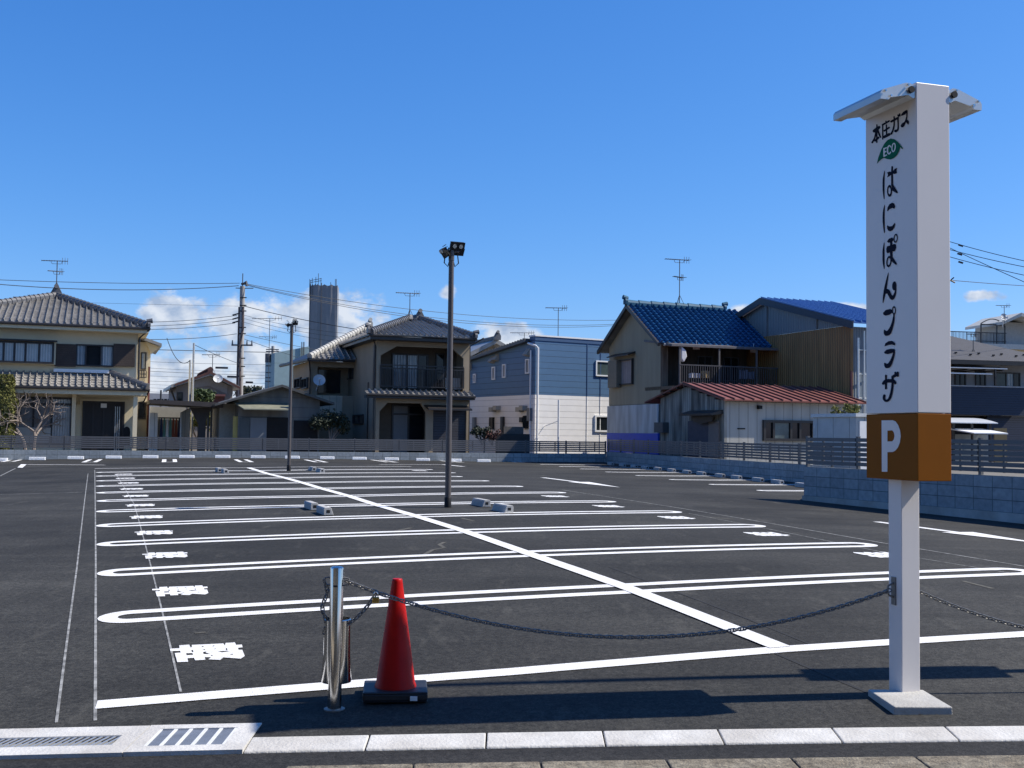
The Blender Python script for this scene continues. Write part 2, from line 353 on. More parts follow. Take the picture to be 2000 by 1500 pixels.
def window(fr, par, r, t=0, out=.05, fw=.06, mullions=(), pane=None, frame=None, face='t', name='window', transom=None):
    """framed window proud of the wall at t (front face) or on s = t (side face); r = s0,s1,z0,z1"""
    s0, s1, z0, z1 = r; f = MB()
    def bx(mb, a0, a1, c0, c1, o0, o1):
        if face == 't': fr.box(mb, a0, a1, t - o1, t - o0, c0, c1)
        else: fr.box(mb, t - o1, t - o0, a0, a1, c0, c1)
    bx(f, s0, s1, z0, z0 + fw, 0, out); bx(f, s0, s1, z1 - fw, z1, 0, out)
    bx(f, s0, s0 + fw, z0 + fw, z1 - fw, 0, out); bx(f, s1 - fw, s1, z0 + fw, z1 - fw, 0, out)
    for m in mullions:
        c = s0 + (s1 - s0) * m; bx(f, c - fw * .45, c + fw * .45, z0 + fw, z1 - fw, 0, out - .008)
    if transom: bx(f, s0 + fw, s1 - fw, transom - fw * .5, transom + fw * .5, 0, out - .004)
    o = f.build(name, frame or M_TRIM, par)
    edges = [0] + list(mullions) + [1]
    pans = pane if isinstance(pane, (list, tuple)) else [pane or M_GLASS] * (len(edges) - 1)
    for i in range(len(edges) - 1):
        g = MB(); bx(g, s0 + (s1 - s0) * edges[i] + fw * .4, s0 + (s1 - s0) * edges[i + 1] - fw * .4, z0 + fw * .9, z1 - fw * .9, .006, .018)
        g.build('pane', pans[i], o)
    return o
def antenna(par, base, h, boom=1.3, ang=0.1, second=None, dish=False):
    b = Vector(base); mb = MB(); mb.tube([b, b + Vector((0, 0, h))], .022, 6)
    for k in range(3):
        a = k * 2.1; mb.tube([b + Vector((.22 * math.cos(a), .22 * math.sin(a), 0)), b + Vector((0, 0, .45))], .012, 5)
    o = mb.build('tv_antenna', M_ALUD, par)
    def yagi(z, L, a):
        y = MB(); d = Vector((math.cos(a), math.sin(a), .03)); e = Vector((-math.sin(a), math.cos(a), 0)); c = b + Vector((0, 0, z))
        y.tube([c - d * L * .6, c + d * L * .4], .02, 5)
        for i in range(11):
            q = c + d * (L * (-.6 + i / 10.)); w = .10 if i < 9 else .2
            y.tube([q - e * w, q + e * w], .01, 4)
            y.tube([q - Vector((0, 0, .03 if i < 8 else .16)), q + Vector((0, 0, .03 if i < 8 else .16))], .01, 4)
        y.tube([c - d * L * .25 + Vector((0, 0, 0)), c - d * L * .2 - Vector((0, 0, .14)), c + d * L * .15 - Vector((0, 0, .14)), c + d * L * .2], .012, 5)
        y.build('antenna_boom', M_ALUD, o)
    yagi(h, boom, ang)
    if second: yagi(second, boom * .6, ang + .4)
    return o
M_ALUD = mat('antenna_metal', (.09, .09, .095), .5, .1, 8, metal=.3)
# ------------------------------------------------------------------ ground, lot, road, kerb
def curbY(x, d=0): return 5.548 + .0387 * x + d                # front edge of the kerb line
def rng(a, b, n): return [a + (b - a) * i / n for i in range(n + 1)]
xs = rng(-70, -16, 18)[:-1] + rng(-16, 16, 48)[:-1] + rng(16, 80, 20)
ds = rng(.2, 12, 20)[:-1] + rng(12, 60, 48)[:-1] + rng(60, 120, 20)
vs = [(x, curbY(x, d), gz(x, curbY(x, d))) for d in ds for x in xs]; nx = len(xs)
fs = [(j * nx + i, j * nx + i + 1, (j + 1) * nx + i + 1, (j + 1) * nx + i) for j in range(len(ds) - 1) for i in range(nx - 1)]
struct(MB().add(vs, fs).build('parking_lot', M_ASPH, smooth=True, fix=False))
def rz(x): return gz(x, curbY(x)) - .014
ds2 = rng(-40, -3, 10)[:-1] + rng(-3, .05, 8)
vs = [(x, curbY(x, d), rz(x) - .004 * 0) for d in ds2 for x in xs]
fs = [(j * nx + i, j * nx + i + 1, (j + 1) * nx + i + 1, (j + 1) * nx + i) for j in range(len(ds2) - 1) for i in range(nx - 1)]
struct(MB().add(vs, fs).build('road', M_ROAD, smooth=True, fix=False))
struct(MB().add([(-1500, -1500, -.75), (1500, -1500, -.75), (1500, 1500, -.75), (-1500, 1500, -.75)], [(0, 1, 2, 3)]).build('ground', M_YARD, fix=False))

# kerb stones along the road edge
kx0 = G(476, 1466).x; klen = .598
proto = None
for i in range(-0, 12):
    x0 = kx0 + i * klen; x1 = x0 + klen - .008
    def kp(x, d, dz): return (x, curbY(x, d), gz(x, curbY(x, d)) + dz)
    m = MB(); prof = [(0.0, -.10), (.004, -.012), (.012, -.004), (.195, .006), (.2, -.10)]
    m.add([kp(x, d, z) for x in (x0, x1) for (d, z) in prof], [(0, 1, 2, 3, 4), (9, 8, 7, 6, 5)] + [(k, (k + 1) % 5, 5 + (k + 1) % 5, 5 + k) for k in range(5)])
    o = m.build('kerb_stone', M_CONC2, bevel=.006)
    struct(o)
# concrete gutter with grating at the left
gx1 = G(474, 1466).x
def gpt(x, d, dz): return (x, curbY(x, d), gz(x, curbY(x, d)) + dz)
def slab(x0, x1, d0, d1, z0, z1, mb, nseg=8):
    for i in range(nseg):
        a, b = x0 + (x1 - x0) * i / nseg, x0 + (x1 - x0) * (i + 1) / nseg
        mb.hexa([gpt(a, d0, z0), gpt(b, d0, z0), gpt(b, d1, z0), gpt(a, d1, z0), gpt(a, d0, z1), gpt(b, d0, z1), gpt(b, d1, z1), gpt(a, d1, z1)])
    return mb
gsk = -.0
cov_x0, cov_x1 = G(243, 1470).x, gx1
gut = thing('gutter', 'long concrete roadside gutter with a slotted steel grating at bottom left', 'gutter', (cov_x0 - 2, curbY(cov_x0 - 2), gz(cov_x0 - 2, curbY(cov_x0 - 2))))
m = MB(); x0g = cov_x0 - 5
slab(x0g, cov_x0 - .006, .0, .12, -.2, .006, m, 12); slab(x0g, cov_x0 - .006, .27, .42, -.2, .006, m, 12)
slab(cov_x0 - .10, cov_x0 - .006, .12, .27, -.2, .006, m, 1)
m.build('channel', M_CONC2, gut)
m = MB(); slab(x0g, cov_x0 - .10, .12, .27, -.2, -.06, m, 12); m.build('drain_bottom', M_DARK, gut)
m = MB(); x = x0g
while x < cov_x0 - .11:
    xe = x + .012
    m.hexa([gpt(x, .122, -.03), gpt(xe, .122, -.03), gpt(xe + .045, .268, -.03), gpt(x + .045, .268, -.03), gpt(x, .122, .003), gpt(xe, .122, .003), gpt(xe + .045, .268, .003), gpt(x + .045, .268, .003)]); x += .033
slab(x0g, cov_x0 - .10, .121, .13, -.03, .004, m, 12); slab(x0g, cov_x0 - .10, .26, .269, -.03, .004, m, 12)
m.build('grating', M_ALU, gut)
bx = thing('catch_basin', 'concrete catch basin with a rectangular steel grate beside the kerb', 'catch basin', (cov_x0, curbY(cov_x0), gz(cov_x0, curbY(cov_x0))))
m = MB(); e = .085
slab(cov_x0, cov_x1, 0, e, -.2, .008, m, 4); slab(cov_x0, cov_x1, .42 - e * .8, .42, -.2, .008, m, 4)
slab(cov_x0, cov_x0 + .07, e, .42 - e * .8, -.2, .008, m, 1); slab(cov_x1 - .11, cov_x1, e, .42 - e * .8, -.2, .008, m, 1); m.build('basin_rim', M_CONC2, bx)
m = MB(); slab(cov_x0 + .07, cov_x1 - .11, e, .42 - e * .8, -.2, -.05, m, 2); m.build('drain_bottom', M_DARK, bx)
m = MB(); ga, gb = cov_x0 + .074, cov_x1 - .114; nb = 46
for i in range(nb + 1):
    x = ga + (gb - ga) * i / nb; w = .0075
    m.hexa([gpt(x - w / 2, e + .002, -.03), gpt(x + w / 2, e + .002, -.03), gpt(x + w / 2, .348, -.03), gpt(x - w / 2, .348, -.03), gpt(x - w / 2, e + .002, .004), gpt(x + w / 2, e + .002, .004), gpt(x + w / 2, .348, .004), gpt(x - w / 2, .348, .004)])
for d in (e + .006, .343): slab(ga, gb, d - .004, d + .004, -.03, .0055, m, 2)
mm = MB()
for k in range(6): x = ga + (gb - ga) * (.0 + k / 5.); slab(x - .009, x + .009, e + .002, .348, -.02, .0075, mm, 1)
mm.build('grate_divider', mat('bright_steel_bar', (.66, .66, .64), .5, .1, 12), bx)
m.build('grate', mat('galvanised', (.22, .24, .27), .5, .25, 5, metal=.4), bx)
# weathered concrete gutter strip on the road side, bottom right
ea, eb = G(560, 1499), G(2060, 1476.5); ed_ = Vector((eb.x - ea.x, eb.y - ea.y)); el_ = ed_.length; ed_ /= el_; en_ = Vector((ed_.y, -ed_.x))
for i in range(7):
    s0_, s1_ = .60 * i, .60 * i + .592; m = MB()
    def rp(s, d, dz): q = Vector(ea[:2]) + ed_ * s + en_ * d; return (q.x, q.y, rz(q.x) + dz)
    m.hexa([rp(s0_, .5, -.1), rp(s1_, .5, -.1), rp(s1_, 0, -.1), rp(s0_, 0, -.1), rp(s0_, .5, .006), rp(s1_, .5, .006), rp(s1_, 0, .010), rp(s0_, 0, .010)])
    struct(m.build('gutter_concrete', mat('aggregate_concrete', (.20, .175, .13), .95, .6, 26, bump=.6, bscale=90, dirt=.6), bevel=.008))

# pale paved apron on the viewer's side of the road
struct(MB().add([(-60, -9.6, -.06), (60, -9.6, -.06), (60, 3.2, -.0), (-60, 3.2, -.0)], [(0, 1, 2, 3)]).build('pavement', mat('pale_paving', (.34, .29, .21), .95, .2, 2), fix=False))
# ------------------------------------------------------------------ painted markings (sheets 5 mm over the asphalt)
def resample(pts, step=.6):
    out = [Vector(pts[0][:2])]
    for a, b in zip(pts[:-1], pts[1:]):
        a, b = Vector(a[:2]), Vector(b[:2]); n = max(1, int((b - a).length / step))
        out += [a.lerp(b, k / n) for k in range(1, n + 1)]
    return out
def offs(pts, w):
    L, R = [], []
    for i, p in enumerate(pts):
        d = (pts[min(i + 1, len(pts) - 1)] - pts[max(i - 1, 0)]).normalized(); n = Vector((-d.y, d.x)); L.append(p + n * w); R.append(p - n * w)
    return L, R
def lift(p, h=.005): return (p.x, p.y, gz(p.x, p.y) + h)
def strip(name, pts, w, h=.005, m=M_PAINT):
    p = resample(pts); L, R = offs(p, w / 2); n = len(p)
    o = MB().add([lift(q, h) for q in L] + [lift(q, h) for q in R], [(i, n + i, n + i + 1, i + 1) for i in range(n - 1)]).build(name, m, fix=False)
    return struct(o)
def loop(name, pts, r=.25, w=.148, h=.005):
    p = [Vector(q[:2]) for q in pts]
    d0 = (p[1] - p[0]).normalized(); d1 = (p[-1] - p[-2]).normalized(); p[0] = p[0] + d0 * r; p[-1] = p[-1] - d1 * r
    p = resample(p); outer, inner = [], []
    for rad, lst in ((r, outer), (r - w, inner)):
        L, R = offs(p, rad); lst += R
        a0 = math.atan2(-d1.x, d1.y)
        for k in range(1, 10): a = a0 + math.pi * k / 10; lst.append(p[-1] + Vector((math.cos(a), math.sin(a))) * rad)
        lst += L[::-1]
        a0 = math.atan2(d0.x, -d0.y)
        for k in range(1, 10): a = a0 + math.pi * k / 10; lst.append(p[0] + Vector((math.cos(a), math.sin(a))) * rad)
    n = len(outer)
    o = MB().add([lift(q, h) for q in outer] + [lift(q, h) for q in inner], [(i, (i + 1) % n, n + (i + 1) % n, n + i) for i in range(n)]).build(name, M_PAINT, fix=False)
    return struct(o)
LL = [(190, 1209), (189, 1121), (188, 1064), (187, 1027.5), (187, 999.5), (188, 979), (187, 963), (186.5, 950), (186.5, 939.7), (186.5, 930.3), (186.5, 923)]
DD = [(1227.5, 1150), (1032, 1082), (906, 1038), (810, 1008), (733, 986.3), (679.5, 969), (627, 954.5), (589.5, 943), (555, 933.5), (523.5, 926), (503, 919.5)]
RR = [(2013, 1115), (1707, 1063.6), (1491.5, 1027), (1329, 999.8), (1201, 979.7), (1103, 962), (1020, 950), (954, 939.2), (902, 930.8), (888, 923.4), (843.5, 917)]
for l_, d_, r_ in zip(LL, DD, RR): loop('stall_line', [G(*l_), G(*d_), G(*r_)])
strip('row_end_line', [G(185, 915.3), G(485, 913.7), G(803, 911.5)], .13)
strip('row_front_line', [G(188, 1378), G(1000, 1313), G(1530, 1269), G(2060, 1236)], .165, .0055)
strip('row_divider_line', [G(1524, 1266)] + [G(*DD[k]) for k in (0, 1, 2, 3, 4, 5, 6, 7, 8, 9)] + [G(485, 913.7)], .165, .009)
# stall lines along the right wall, end lines along the back wall, arrows
for l_, r_ in [((1054.5, 907), (1175, 908.5)), ((1091, 911.2), (1262, 913.5)), ((1132, 916), (1330, 917.5)), ((1182, 922), (1395, 923)), ((1241.7, 929), (1470, 929.5)), ((1307.7, 937), (1556, 937)), ((1386.5, 946.5), (1620, 946)), ((1481, 958.5), (1700, 957.5))]:
    loop('stall_line', [G(*l_), G(*r_)], .2, .14)
BWD = Vector((.955, .296))
for (x, y, fx0, fx1) in [(14, 902, 20, 48), (174, 903, 176, 196), (331, 902.7, 316, 338), (481.6, 902.7, 452, 482), (628, 903, 585, 625), (766, 903, 715, 740), (895, 903, 842, 872), (1015, 903, 950, 985)]:
    c = G(x, y); d2 = Vector((-BWD.y, BWD.x)); L = 3.6; w = .19
    for sgn in (-1, 1):
        p = Vector(c[:2]) + BWD * sgn * w; strip('stall_line', [p, p + d2 * L], .15, .005)
    strip('stall_line', [Vector(c[:2]) - BWD * (w + .075), Vector(c[:2]) + BWD * (w + .075)], .15, .008)
def poly_mark(name, pts, h=.005):
    q = [G(*p) for p in pts]; return struct(MB().add([(p.x, p.y, p.z + h) for p in q], [list(range(len(q)))]).build(name, M_PAINT, fix=False))
def arrow(tail, head, w=.15, hl=1.1, hw=.32):
    a, b = Vector(G(*tail)[:2]), Vector(G(*head)[:2]); d = (b - a).normalized(); n = Vector((-d.y, d.x)); k = b - d * hl
    strip('arrow_marking', [a, k + d * .05], w)
    tri = [k + n * hw, b, k - n * hw]; struct(MB().add([lift(p, .008) for p in tri], [(0, 1, 2)]).build('arrow_marking', M_PAINT, fix=False))
arrow((1060, 933), (1212, 952.5), .16, 2.6, .3)
arrow((1712, 1019.5), (2040, 1063), .15, 1.5, .28)
strip('lane_arrow_line', [G(53, 907.5), G(205, 908.5)], .13); poly_mark('lane_arrow_head', [(34, 913.5), (44, 914), (52, 907.2), (41, 907.2)], .009)
strip('lane_arrow_line', [G(741, 907.3), G(868, 907.5)], .13); strip('lane_arrow_head', [G(864, 907.6), G(905, 911.6)], .2, .009)
# faint setting-out lines in chalk
for pts, w in [([(186, 1408), (187, 1100), (185, 918)], .018), ([(110, 1412), (150, 1110), (172, 925)], .016), ([(353, 1352), (318, 1200), (262, 985), (226, 926)], .014), ([(1098, 957), (1330, 993), (1720, 1060), (2010, 1108)], .03), ([(1345, 1003), (1720, 1078), (2010, 1126)], .018), ([(0, 966), (160, 962)], .03), ([(0, 930), (30, 915)], .04)]:
    strip('chalk_line', [G(*p) for p in pts], w, .003, M_CHALK)
M_SEAM = mat('paving_seam_tar', (.012, .012, .012), .9, .3, 9); M_STAIN = mat('pale_scuff', (.075, .07, .056), .95, .45, 14)
strip('paving_seam', [G(1190, 1108), G(1330, 1160), G(1450, 1205), G(1600, 1266)], .022, .0022, M_SEAM)
strip('paving_seam', [G(1500, 1270), G(1640, 1330), G(1800, 1396)], .03, .0022, M_SEAM)
for pts, w in [([(826, 1085), (845, 1074), (868, 1070), (858, 1064), (868, 1059)], .05), ([(772, 1037.5), (803, 1031)], .07), ([(900, 1012), (925, 1017.5)], .06), ([(640, 1218), (662, 1212)], .05), ([(380, 1237), (402, 1235)], .04), ([(1380, 1010), (1430, 1014)], .08), ([(240, 1215), (330, 1205)], .02), ([(1880, 1135), (1940, 1150)], .05)]:
    strip('scuff_mark', [G(*p) for p in pts], w, .0026, M_STAIN)
# the kanji for light cars at every stall mouth
KO = [(85, 165), (215, 158), (212, 118), (350, 108), (365, 145), (385, 145), (385, 112), (820, 92), (845, 125), (850, 85), (980, 78), (992, 112), (1075, 108), (1085, 145), (1020, 152), (1030, 180), (1080, 180), (1115, 265), (1060, 302), (820, 285), (775, 320), (615, 312), (650, 282), (562, 282), (572, 318), (430, 325), (415, 290), (325, 297), (335, 345), (185, 350), (150, 225), (232, 218), (225, 195), (90, 198)]
KH = [[(305, 228), (395, 225), (402, 250), (312, 255)], [(378, 185), (400, 183), (408, 210), (385, 212)], [(540, 210), (590, 205), (575, 218), (640, 240), (545, 238)], [(745, 200), (850, 196), (915, 200), (800, 216)], [(853, 158), (868, 157), (876, 188), (860, 189)], [(910, 247), (940, 235), (955, 249)], [(645, 256), (682, 256), (650, 270)],
      [(515, 139), (535, 130), (555, 136), (532, 143)], [(660, 129), (685, 121), (708, 127), (685, 133)], [(530, 177), (570, 170), (566, 183)], [(680, 169), (722, 160), (708, 172)]]
_kc = Vector(G(406, 1275)[:2]); KL = []
for lp in [KO] + KH:
    KL.append([(lambda q: ((q - _kc).dot(AD), (q - _kc).dot(BD)))(Vector(G(320 + x / 7.056, 1245 + y / 7.056)[:2])) for x, y in lp])
KT = [tuple(t) for t in tessellate_polygon([[Vector((x, y, 0)) for x, y in lp] for lp in KL])]; KF = [p for lp in KL for p in lp]
def kanji(px, py, up):
    c = Vector(G(px, py)[:2])
    struct(MB().add([lift(c + AD * (x * up) + BD * (y * up), .005) for x, y in KF], KT).build('kanji_marking', M_PAINT, fix=False))
for p in [(406, 1275), (353, 1155), (323, 1085), (301, 1041), (286, 1010.3), (274, 987.2), (265, 969), (256.7, 955.3), (250.5, 943.7), (244.7, 934.5), (241, 926.5)]: kanji(*p, 1)
for p in [(1722, 1084), (1497, 1043.5), (1321, 1011.3), (1188, 989), (1084, 969.6), (820, 919.5)]: kanji(*p, -1)

# ------------------------------------------------------------------ block walls and slatted fences
def wallrun(p0, p1, base, top, label, thick=.15, foot=0):
    d = Vector((p1[0] - p0[0], p1[1] - p0[1])); L = d.length; ang = math.atan2(d.y, d.x)
    m = MB(); m.box(0, L, 0, thick, base - top, 0.0)
    o = m.build('block_wall', M_BLOCK, bevel=.004); o.location = (p0[0], p0[1], top); o.rotation_euler = (0, 0, ang)
    tag(o, label, 'wall', 'block walls'); return o
def fencerun(p0, p1, z0, z1, label, nslat=6, pitch=2.0, zend=None):
    d = Vector((p1[0] - p0[0], p1[1] - p0[1])); L = d.length; d = d / L; n = Vector((-d.y, d.x)); o = Vector((p0[0], p0[1])) + n * .075
    t = thing('slat_fence', label, 'fence', (p0[0], p0[1], z0), 'slatted fences on the block walls')
    k = max(1, round(L / pitch)); H = z1 - z0; sh = H / (nslat + .35)
    zo = lambda s: 0 if zend is None else (zend - z0) * s / L
    def bxx(mb, s0, s1, n0, n1, a, b):
        P = lambda s, q, z: (o.x + d.x * s + n.x * q, o.y + d.y * s + n.y * q, z + zo(s))
        mb.hexa([P(s0, n0, a), P(s1, n0, a), P(s1, n1, a), P(s0, n1, a), P(s0, n0, b), P(s1, n0, b), P(s1, n1, b), P(s0, n1, b)])
    for i in range(k + 1):
        s = L * i / k; m = MB(); bxx(m, s - .03, s + .03, -.0, .06, z0 - .05, z1); bxx(m, s - .034, s + .034, -.004, .064, z1, z1 + .012); m.build('post', M_FENCE, t)
    for i in range(k):
        s0, s1 = L * i / k, L * (i + 1) / k; m = MB()
        for j in range(nslat):
            a = z0 + .035 + j * sh; bxx(m, s0 + .012, s1 - .012, -.034, -.006, a, a + sh - .022)
        for q in (.34, .72): bxx(m, s0 + (s1 - s0) * q - .02, s0 + (s1 - s0) * q + .02, -.006, .02, z0 + .03, z1 - .02)
        m.build('slat_panel', M_FENCE, t)
    return t
BW0, BW1 = (-25.5, 42.1), (4.43, 51.35)
RW1 = (8.5, 29.5)
NW0, NW1 = G(1570, 977), G(2000, 1023)
nd = (Vector(NW1[:2]) - Vector(NW0[:2])).normalized(); NW2 = Vector(NW1[:2]) + nd * 5.0
wallrun(BW0, BW1, .0, .755, 'long low grey block wall along the back of the lot')
fencerun(BW0, BW1, .80, 1.335, 'dark slatted fence on the long back wall in front of the tiled houses')
wallrun((BW1[0], BW1[1]), RW1, .0, .86, 'low grey block wall in shade receding along the right side behind the wheel stops')
fencerun(BW1, RW1, .90, 1.44, 'dark slatted fence on the shaded right wall in front of the red roofed shed')
NT = 1.02
nw = wallrun(tuple(NW0[:2]), tuple(NW2), -.2, NT, 'near three course block wall behind the tall parking sign')
m = MB(); m.box(-.02, (NW2 - Vector(NW0[:2])).length, -.03, .18, -1.4, -.60); f = m.build('wall_footing', M_CONC, None); f.parent = nw
fencerun(tuple(NW0[:2]), tuple(NW2), NT + .02, NT + .62, 'near dark slatted fence on the three course wall behind the parking sign', 6, 1.6)
# ground behind the walls
yz = .5
q = [(-60, 33), (BW0[0], BW0[1] + .1), (BW1[0] + .05, BW1[1] + .1), (RW1[0] + .1, RW1[1]), (NW0.x + .1, NW0.y + .1), (NW2.x + .1, NW2.y), (60, 10), (60, 112), (-60, 112)]
struct(MB().add([(x, y, yz) for x, y in q], [list(range(len(q)))]).build('yard', M_YARD, fix=False))

# ------------------------------------------------------------------ wheel stops
def stop_proto(m, label):
    t = thing('wheel_stop', label, 'wheel stop'); b = MB(); L, H = .6, .115
    prof = [(-.075, 0), (-.035, H), (.06, H), (.075, H - .02), (.075, 0)]
    b.prism([(-L / 2, y, z) for y, z in prof], (L, 0, 0))
    o = b.build('block', m, t, bevel=.006)
    for s in (-1, 1):
        c = MB(); x = s * (L / 2 + .002); y0, y1, z0, z1 = -.02, .035, .035, .08
        c.add([(x, y0, z0), (x, y1, z0), (x, y1, z1), (x, y0, z1)], [(0, 1, 2, 3)]); c.build('lifting_hole_shade', M_DARK, o)  # flat dark patch painted for the shade in the lifting hole
    r = MB()
    for k in range(4):
        z = .02 + k * .024; y = -.075 + .04 * z / H; r.box(-L / 2 + .03, L / 2 - .03, y - .006, y + .004, z, z + .008)
    r.build('reflector_ribs', m, o)
    return t
gp = stop_proto(M_STOP, 'x'); wp = stop_proto(M_STOPW, 'x'); used = set()
def place_stop(proto, x, y, ang, label, group, flip=False):
    o = proto if proto.name not in used else copy_tree(proto)
    used.add(proto.name); o.location = (x, y, gz(x, y) + .001); o.rotation_euler = (0, 0, ang + (math.pi if flip else 0)); tag(o, label, 'wheel stop', group)
ORD = ['first', 'second', 'third', 'fourth', 'fifth', 'sixth', 'seventh', 'eighth', 'ninth', 'tenth', 'eleventh', 'twelfth', 'thirteenth', 'fourteenth', 'fifteenth']
bw_ang = math.atan2(BW1[1] - BW0[1], BW1[0] - BW0[0])
bd = Vector((math.cos(bw_ang), math.sin(bw_ang))); bn = Vector((-bd.y, bd.x))
def on_line(px, off):                                            # point off metres in front of the back wall
    o = Vector(BW0) - bn * off; r = ray(px, 895); k = (o.x * bn.x + o.y * bn.y) / (r.x * bn.x + r.y * bn.y); return r.x * k, r.y * k
for i, px in enumerate([-1, 73, 148, 222, 294, 365, 435, 504, 571, 639, 702, 765, 826, 888, 945]):
    x, y = on_line(px, .75); place_stop(wp, x, y, bw_ang, f'white painted wheel stop in front of the back wall, {ORD[i]} from the left end', 'white wheel stops along the back wall')
rw_d = (Vector(RW1) - Vector(BW1)).normalized(); rn = Vector((rw_d.y, -rw_d.x)); rw_ang = math.atan2(rw_d.y, rw_d.x)
def on_r(px, off):
    o = Vector(BW1) + rn * off; r = ray(px, 915); k = (o.x * rn.x + o.y * rn.y) / (r.x * rn.x + r.y * rn.y); return r.x * k, r.y * k
if rn.dot(Vector((0, 0)) - Vector(BW1)) < 0: rn = -rn
rpx = [1193, 1216, 1239, 1260, 1285, 1312, 1342, 1370, 1407, 1439, 1481, 1519, 1567]
for i, px in enumerate(rpx):
    x, y = on_r(px, 1.0); place_stop(gp, x, y, rw_ang, f'grey concrete wheel stop along the shaded right wall, {ORD[i]} counted from the far corner', 'grey wheel stops along the right wall', True)
bang = math.atan2(BD.y, BD.x)
for (px, py, fl, lb) in [(616, 997, False, 'grey ribbed wheel stop left of the white divider line, rear one of the near pair'), (642, 1007, False, 'grey ribbed wheel stop left of the white divider line, front one of the near pair'),
                         (950, 990.5, True, 'grey wheel stop right of the tall lamp post foot, rear one of the pair'), (994, 1002, True, 'grey wheel stop right of the tall lamp post foot, front one of the pair'),
                         (430, 922.5, False, 'small far wheel stop at left of the divider line top end, rear of the pair'), (442, 925, False, 'small far wheel stop at left of the divider line top end, front of the pair'),
                         (613, 920, True, 'small far wheel stop right of the shorter lamp post foot, rear of the pair'), (629, 923.5, True, 'small far wheel stop right of the shorter lamp post foot, front of the pair')]:
    g = G(px, py); c = Vector(g[:2]) + BD * .3; place_stop(gp, c.x, c.y, bang, lb, 'grey wheel stops in the middle rows', fl)

# ------------------------------------------------------------------ parking sign
C = Vector((2.265, 6.14)); e1 = Vector((-.29, .957)).normalized(); e2 = Vector((e1.y, -e1.x))     # e1: along the wide face, e2: along the narrow face
SW, SN = .48, .222
ZT, ZB, ZO = at(1789, 160, 6.14).z, at(1793, 940, 6.14).z, at(1792, 806, 6.14).z; HD = ZT - 3.602
pc = G(1762, 1364)
sg = thing('parking_sign', 'tall white parking sign pillar with vertical Japanese lettering and brown P panel', 'sign', (pc.x, pc.y, pc.z))
def sp(a, b, z): p = C + e1 * a + e2 * b; return Vector((p.x, p.y, z))
def sbox(mb, a0, a1, b0, b1, z0, z1): mb.hexa([sp(a0, b0, z0), sp(a0, b1, z0), sp(a1, b1, z0), sp(a1, b0, z0), sp(a0, b0, z1), sp(a0, b1, z1), sp(a1, b1, z1), sp(a1, b0, z1)]); return mb
box = sbox(MB(), 0, SW, 0, SN, ZO, ZT).build('sign_box', M_WHITE, sg, bevel=.004)
band = sbox(MB(), 0, SW, 0, SN, ZB, ZO - .003).build('p_panel', M_BROWN, sg, bevel=.003)
po = Vector(pc[:2]) - C; pa, pb = po.dot(e1), po.dot(e2); PW = .122
sbox(MB(), pa, pa + PW, pb, pb + PW, pc.z - .02, ZB).build('post', M_WHITE, sg, bevel=.004)
pl = [G(1746, 1396), G(1862, 1395.5)]; p0, p1 = Vector(pl[0][:2]), Vector(pl[1][:2]); pw = p1 - p0; pn = Vector(G(1694, 1358)[:2]) - p0
bz = pc.z
m = MB(); lo = [p0, p1, p1 + pn, p0 + pn]; cc = sum(lo, Vector((0, 0))) / 4
m.hexa([(q.x, q.y, bz - .06) for q in lo] + [((cc + (q - cc) * .985).x, (cc + (q - cc) * .985).y, bz + (.028 if i < 2 else .036)) for i, q in enumerate(lo)]); m.build('plinth', M_CONC, sg, bevel=.006)
# lamp hoods at the top of both wide faces
def hood(sgn, b0):
    prof = [(0, 3.515), (.012, 3.508), (.045, 3.525), (.165, 3.500), (.175, 3.486), (.228, 3.486), (.228, 3.522), (.215, 3.540), (.06, 3.594), (.03, 3.594), (0, 3.575)]
    h = MB().prism([sp(.008, b0 + sgn * x, z + HD) for x, z in prof], Vector((e1.x, e1.y, 0)) * (SW - .016)).build('lamp_hood', M_ALU, sg)
    for a in (.004, SW - .004):
        m = MB(); c = sp(a, b0 + sgn * .032, 3.555 + HD); ax = Vector((e1.x, e1.y, 0)) * (.012 if a > .1 else -.012)
        m.tube([c, c + ax], .019, 12); m.build('hinge_bolt', M_BLACK, h)
        for (q, z) in ((.05, 3.582), (.20, 3.534), (.165, 3.508)):
            m = MB(); c = sp(a, b0 + sgn * q, z + HD); m.tube([c, c + ax * .7], .006, 8); m.build('screw', M_STEEL, h)
hood(-1, -.001); hood(1, SN + .001)
